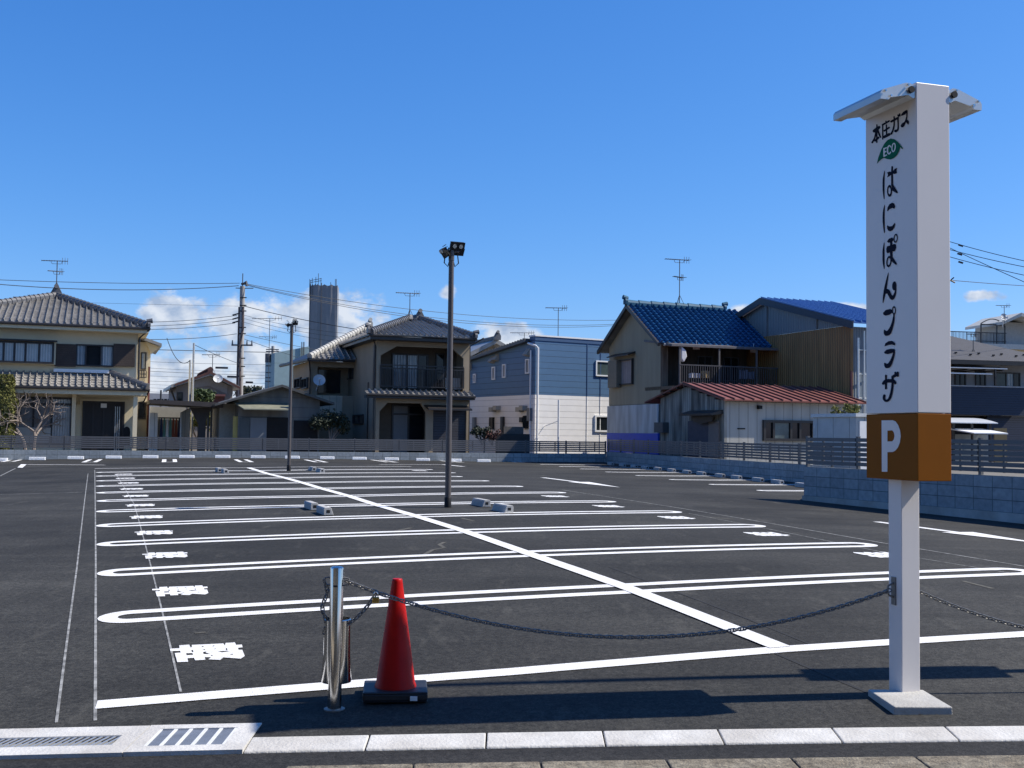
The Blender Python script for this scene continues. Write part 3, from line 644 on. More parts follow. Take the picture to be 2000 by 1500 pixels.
# lettering on the wide left face (plane b = 0), drawn as strokes
fn = -e2
def face_pt(px, py, lift_):
    o = Vector((C.x, C.y, 0)); nn = Vector((e2.x, e2.y, 0)); d = ray(px, py); k = (o - EYE).dot(nn) / d.dot(nn); p = EYE + d * k; return p - nn * lift_
REG = {'A': (1690, 200, 11.54), 'B': (1690, 310, 10.), 'C': (1690, 450, 10.), 'D': (1690, 590, 7.14), 'P': (1690, 800, 10.)}
_lz = [0.001]
def tess(mb, loops, reg, bump_=.00004):
    ox, oy, sc = REG[reg]; _lz[0] += bump_; lz = _lz[0]
    flat = [p for lp in loops for p in lp]
    tris = tessellate_polygon([[Vector((x, y, 0)) for x, y in lp] for lp in loops])
    mb.add([face_pt(ox + x / sc, oy + y / sc, lz) for x, y in flat], [tuple(t) for t in tris])
def stroke(mb, reg, pts):
    P = [(Vector((x, y)), w * (.58 if reg == 'A' else .54)) for x, y, w in pts]; dense = []
    for i in range(len(P) - 1):                                  # catmull-rom smoothing
        p0 = P[max(i - 1, 0)]; p1 = P[i]; p2 = P[i + 1]; p3 = P[min(i + 2, len(P) - 1)]
        for k in range(5):
            t = k / 5; f = lambda a, b, c, d: .5 * (2 * b + (c - a) * t + (2 * a - 5 * b + 4 * c - d) * t * t + (3 * b - a - 3 * c + d) * t ** 3)
            dense.append((Vector((f(p0[0].x, p1[0].x, p2[0].x, p3[0].x), f(p0[0].y, p1[0].y, p2[0].y, p3[0].y))), p1[1] + (p2[1] - p1[1]) * t))
    dense.append(P[-1]); ox, oy, sc = REG[reg]; _lz[0] += .00004; lz = _lz[0]; L, R = [], []
    n = len(dense)
    for i, (p, w) in enumerate(dense):
        d = (dense[min(i + 1, n - 1)][0] - dense[max(i - 1, 0)][0]).normalized(); q = Vector((-d.y, d.x)); L.append(p + q * w); R.append(p - q * w)
    d0 = (dense[1][0] - dense[0][0]).normalized(); d1 = (dense[-1][0] - dense[-2][0]).normalized()
    def cap(c, w, d, s):
        a = math.atan2(d.y, d.x) * 1.0
        return [c + Vector((math.cos(a + s * math.pi / 2 + math.pi * k / 6 * 1.0), math.sin(a + s * math.pi / 2 + math.pi * k / 6))) * w for k in range(1, 6)]
    ring = R + [dense[-1][0] + Vector((math.cos(t), math.sin(t))) * dense[-1][1] for t in [math.atan2(d1.y, d1.x) - math.pi / 2 + math.pi * k / 6 for k in range(1, 6)]]
    V = [p for pr in zip(L, R) for p in pr]
    mb.add([face_pt(ox + p.x / sc, oy + p.y / sc, lz) for p in V], [(2 * i, 2 * i + 1, 2 * i + 3, 2 * i + 2) for i in range(n - 1)])
    for (c, w), d, sg_ in ((dense[0], d0, -1), (dense[-1], d1, 1)):
        a = math.atan2(d.y, d.x) - math.pi / 2 + (0 if sg_ > 0 else math.pi)
        arc = [c + Vector((math.cos(a + math.pi * k / 8), math.sin(a + math.pi * k / 8))) * w for k in range(9)]
        mb.add([face_pt(ox + p.x / sc, oy + p.y / sc, lz) for p in arc], [tuple(range(9))])
def ell(cx, cy, rx, ry, tilt=0, n=28): return [(cx + rx * math.cos(a) * math.cos(tilt) - ry * math.sin(a) * math.sin(tilt), cy + rx * math.cos(a) * math.sin(tilt) + ry * math.sin(a) * math.cos(tilt)) for a in [2 * math.pi * k / n for k in range(n)]]
GL = {}
def gkey(reg, x, y):
    if reg == 'A': return 0 if x < 375 else 1 if x < 570 and y < 840 else 2 if x < 800 and not (x > 805) else 3
    Y = REG[reg][1] + y / REG[reg][2]
    for k, lim in enumerate((392, 458, 524, 590, 660, 724, 900)):
        if Y < lim: return 4 + k
def gm_(reg, x, y): return GL.setdefault(gkey(reg, x, y), MB())
def gstroke(reg, pts): stroke(gm_(reg, sum(p[0] for p in pts) / len(pts), sum(p[1] for p in pts) / len(pts)), reg, pts)
def gtess(loops, reg): tess(gm_(reg, sum(p[0] for p in loops[0]) / len(loops[0]), sum(p[1] for p in loops[0]) / len(loops[0])), loops, reg)
for s in [[(205, 645, 64), (245, 615, 66), (290, 580, 66), (318, 560, 50)], [(265, 505, 24), (265, 600, 30), (262, 900, 28)], [(250, 640, 36), (215, 800, 32), (160, 905, 36)], [(285, 620, 36), (318, 720, 36), (348, 785, 28)], [(228, 862, 42), (300, 795, 42)],
          [(470, 425, 28), (470, 470, 28)], [(395, 505, 38), (470, 462, 34), (540, 420, 34)], [(397, 500, 27), (397, 825, 28)], [(480, 510, 28), (485, 760, 28)], [(435, 640, 36), (540, 568, 36)], [(430, 780, 54), (545, 718, 54)],
          [(590, 432, 42), (740, 350, 44)], [(740, 350, 30), (745, 560, 30), (728, 625, 40), (688, 645, 56)], [(655, 325, 28), (655, 500, 30), (630, 620, 34), (592, 705, 38)], [(745, 288, 34), (752, 312, 30)], [(780, 262, 32), (785, 305, 28)],
          [(825, 285, 30), (880, 245, 64), (935, 195, 44)], [(945, 190, 26), (940, 330, 26), (905, 440, 32), (862, 495, 66), (838, 530, 62)], [(925, 400, 36), (958, 440, 62), (972, 485, 24)]]: gstroke('A', s)
for s in [[(382, 242, 8), (362, 400, 34), (360, 600, 34), (372, 783, 14)], [(530, 160, 30), (527, 300, 34), (530, 520, 38)], [(382, 905, 8), (364, 1050, 34), (364, 1250, 36), (378, 1445, 14)]]: gstroke('B', s)
gtess([[(430, 270), (480, 250), (518, 262), (518, 310), (470, 345), (430, 367), (450, 315)]], 'B'); gtess([[(540, 250), (580, 195), (630, 180), (615, 230), (625, 280), (580, 300), (540, 290)]], 'B')
gtess([ell(478, 628, 50, 117), ell(476, 628, 25, 68)], 'B'); gtess([[(520, 500), (550, 505), (640, 650), (635, 680), (600, 665), (530, 622)]], 'B')
gtess([[(430, 1025), (440, 950), (480, 885), (530, 858), (570, 875), (590, 930), (575, 975), (530, 965), (480, 985), (445, 1022)]], 'B')
gtess([[(430, 1303), (480, 1322), (530, 1315), (580, 1250), (591, 1280), (575, 1340), (540, 1395), (490, 1420), (450, 1400), (430, 1360)]], 'B')
for s in [[(374, 240, 8), (360, 400, 34), (361, 600, 36), (374, 745, 12)], [(510, 225, 38), (512, 300, 42), (512, 430, 46), (516, 525, 40)], [(458, 825, 6), (430, 960, 30), (402, 1110, 44), (372, 1270, 38), (352, 1410, 12)], [(410, 1190, 90), (450, 1190, 66), (490, 1270, 62), (530, 1322, 70), (572, 1270, 46), (596, 1190, 26), (600, 1110, 20)]]: gstroke('C', s)
gtess([ell(598, 155, 40, 90, .1), ell(598, 155, 23, 60, .1)], 'C'); gtess([[(430, 215), (470, 160), (530, 138), (558, 170), (540, 215), (490, 238), (450, 242)]], 'C')
gtess([[(415, 360), (430, 312), (470, 302), (520, 290), (570, 262), (603, 275), (610, 340), (580, 405), (530, 415), (480, 430), (440, 450), (418, 420)]], 'C')
gtess([ell(468, 608, 51, 112, .12), ell(466, 610, 28, 70, .12)], 'C'); gtess([[(515, 498), (545, 525), (620, 645), (615, 680), (570, 650), (518, 602)]], 'C'); gtess([ell(572, 1085, 41, 88, .05)], 'C')
gtess([[(250, 152), (290, 110), (350, 95), (388, 112), (380, 150), (340, 177), (290, 190), (260, 180)]], 'D'); gtess([ell(404, 117, 27, 61), ell(404, 117, 15, 39)], 'D')
for s in [[(405, 175, 16), (395, 260, 28), (370, 350, 38), (335, 420, 60), (296, 435, 66), (272, 395, 18)], [(410, 672, 18), (395, 750, 30), (370, 820, 38), (338, 878, 54), (302, 890, 60), (277, 858, 20)], [(255, 1135, 34), (290, 1105, 48), (350, 1098, 48), (400, 1108, 48), (420, 1128, 34)], [(292, 1025, 24), (292, 1205, 25)],
          [(385, 1040, 30), (385, 1130, 28), (375, 1230, 31), (345, 1340, 34), (300, 1378, 30), (266, 1350, 32), (270, 1305, 34)], [(390, 1040, 32), (425, 1022, 40), (455, 1005, 30)], [(424, 985, 26), (428, 1025, 26)], [(455, 985, 28), (458, 1028, 28)]]: gstroke('D', s)
gtess([[(272, 618), (285, 575), (330, 545), (380, 541), (420, 570), (420, 606), (370, 592), (320, 600)]], 'D'); gtess([[(265, 700), (300, 665), (360, 651), (412, 654), (416, 680), (380, 710), (320, 726), (280, 720)]], 'D')
for k in sorted(GL): GL[k].build('character', M_NAVY, box, fix=False)
mb = MB(); tess(mb, [[(270, 1388), (300, 1250), (370, 1060), (440, 930), (510, 850), (580, 815), (660, 830), (740, 890), (800, 960), (855, 1030), (848, 1062), (795, 1003), (770, 1100), (720, 1190), (660, 1250), (580, 1287), (500, 1278), (430, 1250), (370, 1282), (320, 1325)]], 'A'); mb.build('leaf_emblem', M_GREEN, box, fix=False)
mb = MB()
for s in [[(432, 1040, 26), (432, 1215, 26)], [(432, 1050, 24), (484, 1022, 24)], [(432, 1130, 22), (476, 1106, 22)], [(432, 1214, 24), (486, 1188, 24)], [(582, 1005, 22), (560, 975, 24), (527, 1000, 26), (511, 1065, 26), (520, 1140, 26), (550, 1160, 24), (580, 1122, 22)]]: stroke(mb, 'A', s)
tess(mb, [ell(648, 1016, 48, 106, .12), ell(648, 1016, 24, 78, .12)], 'A'); mb.build('leaf_word', mat('white_print', (.78, .80, .80), .7, .03, spec=.2), box, fix=False)
mb = MB(); _lz[0] = .0025
tess(mb, [[(325, 210), (545, 208), (600, 232), (650, 305), (688, 410), (700, 520), (684, 640), (645, 740), (590, 805), (540, 828), (440, 830), (440, 1215), (330, 1212)], [(440, 410), (535, 405), (566, 448), (578, 512), (566, 578), (535, 620), (440, 622)]], 'P'); mb.build('letter_p', M_WHITE, band, fix=False)
# chain eye on the post
hk = Vector(sp(pa + .07, pb - .003, .74)); m = MB(); sbox(m, pa + .05, pa + .09, pb - .006, pb, .655, .815)
m.tube([sp(pa + .07, pb - .005, .78), sp(pa + .07, pb - .04, .765), sp(pa + .07, pb - .045, .735), sp(pa + .07, pb - .035, .71), sp(pa + .07, pb - .005, .70)], .006, 6); m.build('chain_eye', M_CHAIN, sg)
m = MB(); sbox(m, pa + .05, pa + .09, pb + PW, pb + PW + .006, .655, .815); m.tube([sp(pa + .07, pb + PW + .005, .78), sp(pa + .07, pb + PW + .04, .76), sp(pa + .07, pb + PW + .04, .725), sp(pa + .07, pb + PW + .005, .70)], .006, 6); m.build('chain_eye', M_CHAIN, sg)

# ------------------------------------------------------------------ bollard, chains, lock, cone
bp_ = G(653, 1385)
bo = thing('bollard', 'polished steel chain bollard with a chain holder cup beside the red cone', 'bollard', tuple(bp_))
r = .0385; h = .785; cx, cy, cz = bp_
MB().lathe([(r, -.03), (r, h - .012), (r * .93, h - .004), (r * .6, h + .002), (.001, h + .004)], bp_, 32).build('pole', M_STEEL, bo, smooth=True)
MB().lathe([(r + .02, -.01), (r + .02, .004), (r, .006)], bp_, 24).build('base_ring', M_CHAIN, bo)
m = MB(); cyc = (cx, cy + .055, cz); seg = 36
prof = [(.082, .14), (.084, .15), (.077, .30), (.076, .485), (.070, .49), (.068, .16), (.001, .158)]
m.lathe(prof, cyc, seg); m.build('chain_holder', M_STEEL, bo, smooth=True)
m = MB(); m.tube([(cx - .012, cy - r - .002, cz + .682), (cx + .012, cy - r - .002, cz + .682)], .006, 8); m.build('chain_slot', M_BLACK, bo)
eye = Vector((cx + r + .012, cy, cz + .70)); m = MB(); m.tube([(cx + r - .004, cy, cz + .725), (cx + r + .028, cy, cz + .72), (cx + r + .03, cy, cz + .685), (cx + r - .004, cy, cz + .68)], .005, 6)
m.tube([(cx - r + .004, cy + .01, cz + .725), (cx - r - .028, cy + .01, cz + .72), (cx - r - .03, cy + .01, cz + .685), (cx - r + .004, cy + .01, cz + .68)], .005, 6); m.build('chain_eye', M_CHAIN, bo)
def chain(pts_fn, length, label, pitch=.0295, wire=.0040, wl_=.0245, ww=.0108):
    n = int(length / pitch); S = [pts_fn(k / 400) for k in range(401)]; acc = [0]
    for a, b in zip(S[:-1], S[1:]): acc.append(acc[-1] + (b - a).length)
    tot = acc[-1]; n = max(2, round(tot / pitch)); m = MB(); j = 0
    for i in range(n + 1):
        g = tot * i / n
        while j < 399 and acc[j + 1] < g: j += 1
        q = (g - acc[j]) / max(1e-9, acc[j + 1] - acc[j]); p = S[j].lerp(S[j + 1], q); d = (S[min(j + 2, 400)] - S[max(j - 1, 0)]).normalized()
        side = d.cross(Vector((0, 0, 1))); side = side.normalized() if side.length > .05 else Vector((1, 0, 0)); up = side.cross(d)
        a = .7 + (math.pi / 2 if i % 2 else 0); w = side * math.cos(a) + up * math.sin(a)
        ring = []
        for k in range(10):
            t = 2 * math.pi * k / 10; cx_, sx_ = math.cos(t), math.sin(t)
            ring.append(p + d * (cx_ * ww + (wl_ - ww) * (1 if cx_ > .05 else -1 if cx_ < -.05 else 0)) + w * sx_ * ww)
        ring.append(ring[0]); 
        nrm = d.cross(w).normalized(); vs = []
        for k in range(10):
            tg = (ring[(k + 1) % 10] - ring[(k - 1) % 10]).normalized(); e = tg.cross(nrm)
            for s_ in range(5): b = 2 * math.pi * s_ / 5; vs.append(ring[k] + (e * math.cos(b) + nrm * math.sin(b)) * wire)
        m.add(vs, [(k * 5 + s_, k * 5 + (s_ + 1) % 5, ((k + 1) % 10) * 5 + (s_ + 1) % 5, ((k + 1) % 10) * 5 + s_) for k in range(10) for s_ in range(5)])
    return tag(m.build('chain', M_CHAIN, None, smooth=True, fix=True), label, 'chain', 'chains across the lot entrance')
def sagged(a, b, sag):
    a, b = Vector(a), Vector(b); return lambda t: a.lerp(b, t) - Vector((0, 0, sag * 4 * t * (1 - t)))
ca = Vector((cx + r + .03, cy, cz + .70)); cb = sp(pa + .07, pb - .045, .735)
main_ch = sagged(ca, cb, .285)
chain(main_ch, 3.2, 'galvanised chain sagging from the steel bollard past the red cone to the sign post')
b2 = Vector((5.25, 6.62, gz(5.25, 6.62)))
chain(sagged(sp(pa + .07, pb + PW + .04, .73), (b2.x - .07, b2.y, b2.z + .70), .34), 3, 'glinting galvanised chain running right from the sign post out of view')
lk = main_ch(.045); cup = Vector((cx + .055, cy + .02, cz + .46))
chain(sagged(lk - Vector((0, 0, .03)), cup, .02), .4, 'short loose chain end running from the padlock down into the bollard cup')
chain(lambda t: Vector((cx - r - .03 + .012 * math.sin(t * 9), cy + .02, cz + .69 - .26 * t)), .3, 'short loose chain hanging straight down the left side of the bollard')
m = MB(); q = lk + Vector((.012, -.012, -.035)); m.box(q.x - .019, q.x + .019, q.y - .008, q.y + .008, q.z - .028, q.z + .006)
pk = thing('padlock', 'brass padlock joining the chain ends near the bollard top', 'padlock', tuple(q)); m.build('lock_body', M_BRASS, pk, bevel=.004)
m = MB(); m.tube([q + Vector((-.012, 0, .004)), q + Vector((-.012, 0, .024)), q + Vector((-.005, 0, .034)), q + Vector((.005, 0, .034)), q + Vector((.012, 0, .024)), q + Vector((.012, 0, .004))], .0035, 6); m.build('shackle', M_STEEL, pk)

kc = G(772, 1361); kc = Vector((kc.x, kc.y, gz(kc.x, kc.y)))
co = thing('traffic_cone', 'red traffic cone on a black rubber base beside the steel bollard', 'traffic cone', tuple(kc))
pbm = MB(); hw = .185; ca_ = .10
def rot2(x, y): return (kc.x + x * math.cos(ca_) - y * math.sin(ca_), kc.y + x * math.sin(ca_) + y * math.cos(ca_))
def sq(h_, z): return [(*rot2(x, y), kc.z + z) for x, y in ((-h_, -h_ * .86), (h_, -h_ * .86), (h_, h_ * .86), (-h_, h_ * .86))]
pbm.hexa(sq(hw * .94, .0) + sq(hw, .012)); pbm.hexa(sq(hw * .985, .0121) + sq(hw * .985, .05)); pbm.hexa(sq(hw, .0501) + sq(hw * .97, .062)); pbm.build('base_weight', M_RUBBER, co, bevel=.008)
cone = MB(); cone.lathe([(.120, .060), (.117, .075), (.112, .084), (.031, .660), (.0295, .672), (.026, .676), (.001, .677)], kc, 40).build('cone_body', M_CONE, co, smooth=True)
m = MB(); m.box(kc.x + .10, kc.x + .14, kc.y - hw * .90, kc.y - hw * .86, kc.z + .018, kc.z + .042); m.build('base_sticker', M_WTRIM, co)

# ------------------------------------------------------------------ lamp posts
def lamp_post(label, px, py, top, yaw, group, hs_=1.0):
    g = G(px, py); t = thing('lamp_post', label, 'lamp post', tuple(g), group); x, y, z = g; ht = top - z
    MB().lathe([(.052, -.02), (.050, .5), (.044, ht - .1), (.044, ht), (.001, ht + .004)], g, 20).build('pole', M_LAMP, t, smooth=True)
    MB().lathe([(.058, -.01), (.058, .16), (.052, .17)], g, 20).build('base_sleeve', M_BLACK, t, smooth=True)
    d = Vector((math.cos(yaw), math.sin(yaw), 0)); e = Vector((-d.y, d.x, 0)); T = Vector((x, y, top))
    m = MB(); m.tube([T - d * .13 + Vector((0, 0, .03)), T + d * .13 + Vector((0, 0, .03))], .025, 8); m.tube([T - Vector((0, 0, .12)), T + Vector((0, 0, .05))], .05, 10); m.build('crossbar', M_LAMP, t)
    for s in (-1, 1):
        c = T + d * s * (.085 if s > 0 else .11) + Vector((0, 0, .09 if s > 0 else .01)); aim = (Vector((.42, -1, -.50)) if s > 0 else Vector((-.8, -.25, -.55))).normalized()
        rt = aim.cross(Vector((0, 0, 1))).normalized(); up = rt.cross(aim); w, h_, dp = (.125 if s > 0 else .10) * hs_, (.115 if s > 0 else .085) * hs_, .04
        f = MB(); P = lambda a, b, k: c + rt * a + up * b + aim * k
        f.hexa([P(-w * .9, -h_ * .9, -dp), P(w * .9, -h_ * .9, -dp), P(w * .9, h_ * .9, -dp), P(-w * .9, h_ * .9, -dp), P(-w, -h_, dp), P(w, -h_, dp), P(w, h_, dp), P(-w, h_, dp)])
        for k in range(5): f.hexa([P(-w * .8, -h_ * .7 + k * .04, -dp - .03), P(w * .8, -h_ * .7 + k * .04, -dp - .03), P(w * .8, -h_ * .7 + k * .04 + .01, -dp - .03), P(-w * .8, -h_ * .7 + k * .04 + .01, -dp - .03), P(-w * .8, -h_ * .7 + k * .04, -dp), P(w * .8, -h_ * .7 + k * .04, -dp), P(w * .8, -h_ * .7 + k * .04 + .01, -dp), P(-w * .8, -h_ * .7 + k * .04 + .01, -dp)])
        fo = f.build('floodlight', M_BLACK, t)
        for k in (-1, 1):
            l_ = MB(); cc_ = P(k * .055, .045, dp + .002); l_.tube([cc_, cc_ + aim * .012], .034, 14); l_.build('lens', M_LENS, fo)
        b_ = MB(); b_.tube([P(-w - .012, 0, 0), P(-w - .012, -h_ * .9, -.02), T + d * s * .16 + Vector((0, 0, .02))], .012, 5); b_.tube([P(w + .012, 0, 0), P(w + .012, -h_ * .9, -.02), T + d * s * .16 + Vector((0, 0, .02))], .012, 5); b_.build('bracket', M_BLACK, fo)
        cb_ = MB(); cb_.tube([T + d * s * .1 + Vector((0, 0, .0)), T + d * s * .12 - Vector((0, 0, .16)), T + d * s * .06 - Vector((0, 0, .22)), T + d * s * .035 - Vector((0, 0, .14))], .011, 6); cb_.build('cable_loop', M_BLACK, t)
    return t
lamp_post('tall brown lamp post with two tilted floodlights in the middle of the near stalls', 874.5, 991, 4.62, .15, 'lamp posts on the lot')
lamp_post('smaller looking brown lamp post at the far end of the stall rows', 564, 919.5, 4.72, .1, 'lamp posts on the lot', .6)
# slim steel pole with a box, right of the view, whose shadow falls across the first stall
sx0, sy0 = 5.3, 7.55
# ------------------------------------------------------------------ roofs
def scan(poly, t):
    xs_ = []
    n = len(poly)
    for i in range(n):
        (s0, t0), (s1, t1) = poly[i], poly[(i + 1) % n]
        if (t0 <= t < t1) or (t1 <= t < t0): xs_.append(s0 + (s1 - s0) * (t - t0) / (t1 - t0))
    return (min(xs_), max(xs_)) if len(xs_) >= 2 else None
PROF = [(0, .0), (.06, .055), (.15, .088), (.24, .075), (.31, .0), (.65, -.014)]
def tile_slope(mb, O, U, V, poly, cw=.27, rh=.235, amp=1.0):
    O, U, V = Vector(O), Vector(U), Vector(V); Nn = U.cross(V)
    if Nn.z < 0: Nn = -Nn
    tm = max(t for s, t in poly); k = 0
    while k * rh < tm:
        t0, t1 = k * rh, min((k + 1) * rh + .02, tm); sp_ = scan(poly, min(t0 + rh * .5, (t0 + tm) / 2)); k += 1
        if not sp_: continue
        a, b = sp_; c0 = math.floor(a / cw); c1 = math.ceil(b / cw); cols = []
        for c in range(c0, c1 + 1):
            for fx, hz in PROF:
                s = (c + fx) * cw
                if a <= s <= b: cols.append((s, hz * amp))
        if len(cols) < 2: continue
        cols = [(a, cols[0][1])] + cols + [(b, cols[-1][1])]
        n = len(cols); jit = random.uniform(-.004, .004)
        low = [O + U * s + V * t0 + Nn * (h_ + .036 * amp + jit) for s, h_ in cols]; hi = [O + U * s + V * t1 + Nn * (h_ + .004) for s, h_ in cols]; bot = [O + U * s + V * t0 + Nn * (-.012 - 0 * h_) for s, h_ in cols]
        mb.add(low + hi + bot, [(i, i + 1, n + i + 1, n + i) for i in range(n - 1)] + [(2 * n + i, 2 * n + i + 1, i + 1, i) for i in range(n - 1)])
    return mb
def ridge_cap(mb, p0, p1, w=.13, h=.22, pitch=.27):
    p0, p1 = Vector(p0), Vector(p1); d = p1 - p0; L = d.length; d /= L; sd_ = d.cross(Vector((0, 0, 1))).normalized(); up = sd_.cross(d)
    n = max(2, int(L / pitch))
    for i in range(n):
        a = p0 + d * (L * i / n); b = p0 + d * (L * (i + 1) / n + .0); ks = []
        for q, sc in ((a, 1.12), (b, .94)):
            ks.append([q + sd_ * (x * w * sc) + up * (y * h * sc) for x, y in ((-1, -.25), (-1, .45), (-.6, .85), (0, 1), (.6, .85), (1, .45), (1, -.25))])
        mb.add(ks[0] + ks[1], [(j, j + 1, 7 + j + 1, 7 + j) for j in range(6)] + [tuple(range(7))[::-1], tuple(range(7, 14))])
def ornament(mb, p, d, s=.28):                    # ridge end tile
    p = Vector(p); d = Vector(d).normalized(); e = d.cross(Vector((0, 0, 1))).normalized()
    mb.prism([p + e * (x * s) + Vector((0, 0, y * s)) for x, y in ((-.75, -.6), (-.8, .3), (-.45, .95), (0, 1.45), (.45, .95), (.8, .3), (.75, -.6))], d * .12)
    mb.tube([p + Vector((0, 0, s * 1.0)) - d * .05, p + Vector((0, 0, s * 1.25)) + d * .2], [.09, .11], 8)
def plane_poly(mb, pts, th=.0):                   # thin slab under a polygon of 3-D points
    return mb.prism(pts, (0, 0, -th))
def gutterline(mb, pts, r=.055): mb.tube(pts, r, 6)

# ------------------------------------------------------------------ house one: cream two storey house at the left
f1 = Frame(at(150, 700, 48.3), .36)
S = lambda px, py, t=0: f1.onT(px, py, t)
gz1 = .45
h1 = thing('tiled_house', 'cream two storey house with grey tiled hip roofs and curtained upper windows at far left', 'house', (*f1.P(0, 0, 0).xy, gz1))
sR = S(268.5, 700)[0]; sL = S(-160, 700)[0]; zE = S(150, 641)[1]; zM = S(150, 722)[1]
m = MB(); f1.box(m, sL, sR, 0, 8.5, zM - .6, zE + .1)                      # upper storey
zl = S(150, 767)[1]; sD0, sD1 = S(148, 800)[0], S(258, 800)[0]
f1.box(m, sL, sD0, .0, 8.5, gz1, zM - .6); f1.box(m, sD0, sR, .9, 8.5, gz1, zM - .6)      # ground floor with recessed porch
f1.box(m, S(140.5, 800)[0], S(148, 800)[0], -.32, -.002, gz1, zl + .05); f1.box(m, S(260, 800, -.9)[0], S(268.5, 800, -.9)[0], -.9, -.66, gz1, zl + .05)
m.build('wall', M_WALL1, h1)
# rear wing beside it
tW = 3.0; sWR = S(293.5, 720, tW)[0]
m = MB(); f1.box(m, sR + .002, sWR, tW, 8.0, gz1, S(285, 668, tW)[1]); m.build('side_wing', M_WALL1, h1)
m = MB(); a = S(283, 651, tW - .5); b = S(316, 671, tW - .5)
m.prism([f1.P(a[0] - 1.2, tW - .55, a[1] + .2), f1.P(b[0], tW - .55, b[1]), f1.P(b[0], tW - .55, b[1] - .14), f1.P(a[0] - 1.2, tW - .55, a[1] + .06)], f1.n * 6)
m.build('side_roof', mat('grey_metal_roof', (.25, .25, .25), .5, .1), h1)
m = MB(); c = S(296, 692, tW - .1); m.prism([f1.P(c[0] - .3, tW - .2, S(296, 668, tW)[1]), f1.P(b[0] - .1, tW - .2, b[1] - .15), f1.P(c[0], tW - .2, c[1])], f1.n * .2); m.build('gable_board', M_WALL1, h1)
# upper roof
tE, zEa = -.75, S(150, 634, -.75)[1]
sa, ta = S(110, 580, 4.6)[0], 4.6; za = S(110, 581, 4.6)[1]
Vv = f1.n * (ta - tE) + Vector((0, 0, za - zEa)); Lv = Vv.length; Vu = Vv / Lv
sER, sEL = S(293, 638, tE)[0], S(-165, 628, tE)[0]
O1 = f1.P(0, tE, zEa)
m = MB(); tile_slope(m, O1, f1.d, Vu, [(sEL, 0), (sER, 0), (sa + .15, Lv), (sa - .15, Lv)]); rf = m.build('roof', M_TILE, h1, smooth=False)
m = MB(); apex = f1.P(sa, ta, za + .05)
ridge_cap(m, f1.P(sER - .1, tE, zEa + .05), apex); ridge_cap(m, f1.P(sEL, tE, zEa + .05), apex); ornament(m, apex + Vector((0, 0, .1)), -f1.n, .3); ornament(m, f1.P(sER - .1, tE, zEa + .12), f1.d, .16)
m.build('roof_ridge', mat('ridge_tile', (.10, .10, .105), .45, .25, 3), rf)
m = MB(); plane_poly(m, [f1.P(sER - .02, tE, zEa - .02), f1.P(sER - .02, 9, zEa - .02), apex - Vector((0, 0, .06))], .04); plane_poly(m, [f1.P(sEL, tE, zEa - .02), f1.P(sEL, 9, zEa - .02), apex - Vector((0, 0, .06))], .04)
m.build('hip_slope', M_TILE, rf)
m = MB(); f1.box(m, sEL, sER - .05, tE + .06, 8.8, zEa - .24, zEa - .10); m.build('eave', M_WALL1, h1)
m = MB(); gutterline(m, [f1.P(sEL, tE - .02, zEa - .05), f1.P(sER, tE - .02, zEa - .05), f1.P(sER, 6, zEa - .05)])
q = f1.P(sR + .06, -.07, 0); gutterline(m, [f1.P(sER - .05, tE, zEa - .1), f1.P(sR + .06, -.07, zEa - .42), Vector((q.x, q.y, zM - .5))], .04)
m.build('gutter', M_TRIM, h1)
# lower tiled roof
tE2 = -1.15; zE2 = S(150, 756, tE2)[1]; zT2 = S(150, 729, 0)[1]; Vv2 = f1.n * (0 - tE2) + Vector((0, 0, zT2 - zE2)); L2 = Vv2.length
sr2, srt = S(293, 757, tE2)[0], S(214, 727, 0)[0]
m = MB(); tile_slope(m, f1.P(0, tE2, zE2), f1.d, Vv2 / L2, [(sL - 1, 0), (sr2, 0), (srt, L2), (sL - 1, L2)]); lr = m.build('lower_roof', M_TILE, h1)
m = MB(); ridge_cap(m, f1.P(sr2 - .1, tE2, zE2 + .04), f1.P(srt, 0, zT2 + .05), .11, .18); m.build('roof_ridge', MATS['ridge_tile'], lr)
m = MB(); plane_poly(m, [f1.P(sr2, tE2, zE2 - .02), f1.P(sr2, 1.5, zE2 - .02), f1.P(srt, .0, zT2 - .06)], .04); m.build('hip_slope', M_TILE, lr)
m = MB(); f1.box(m, sL, sr2 - .12, tE2 + .1, .5, zE2 - .30, zE2 - .1); m.build('lower_eave', M_WALL1, h1)
m = MB(); gutterline(m, [f1.P(sL, tE2 - .03, zE2 - .06), f1.P(sr2, tE2 - .03, zE2 - .06)], .05); gutterline(m, [f1.P(sr2 - .05, tE2, zE2 - .1), f1.P(sR + .3, -.4, zE2 - .55), f1.P(sR + .1, -.3, zE2 - .6)], .035); m.build('gutter', M_TRIM, h1)
m = MB(); f1.box(m, S(105, 720)[0], S(213, 720)[0], -.16, -.02, zT2 + .03, zT2 + .17); m.build('flashing', M_WTRIM, h1)
m = MB(); q = S(289, 800, tW); m.tube([f1.P(sWR - .05, tW - .1, 4.6), f1.P(sWR - .05, tW - .1, gz1)], .05, 6); m.build('downpipe', mat('rust_brown_pipe', (.12, .04, .03), .5), h1)
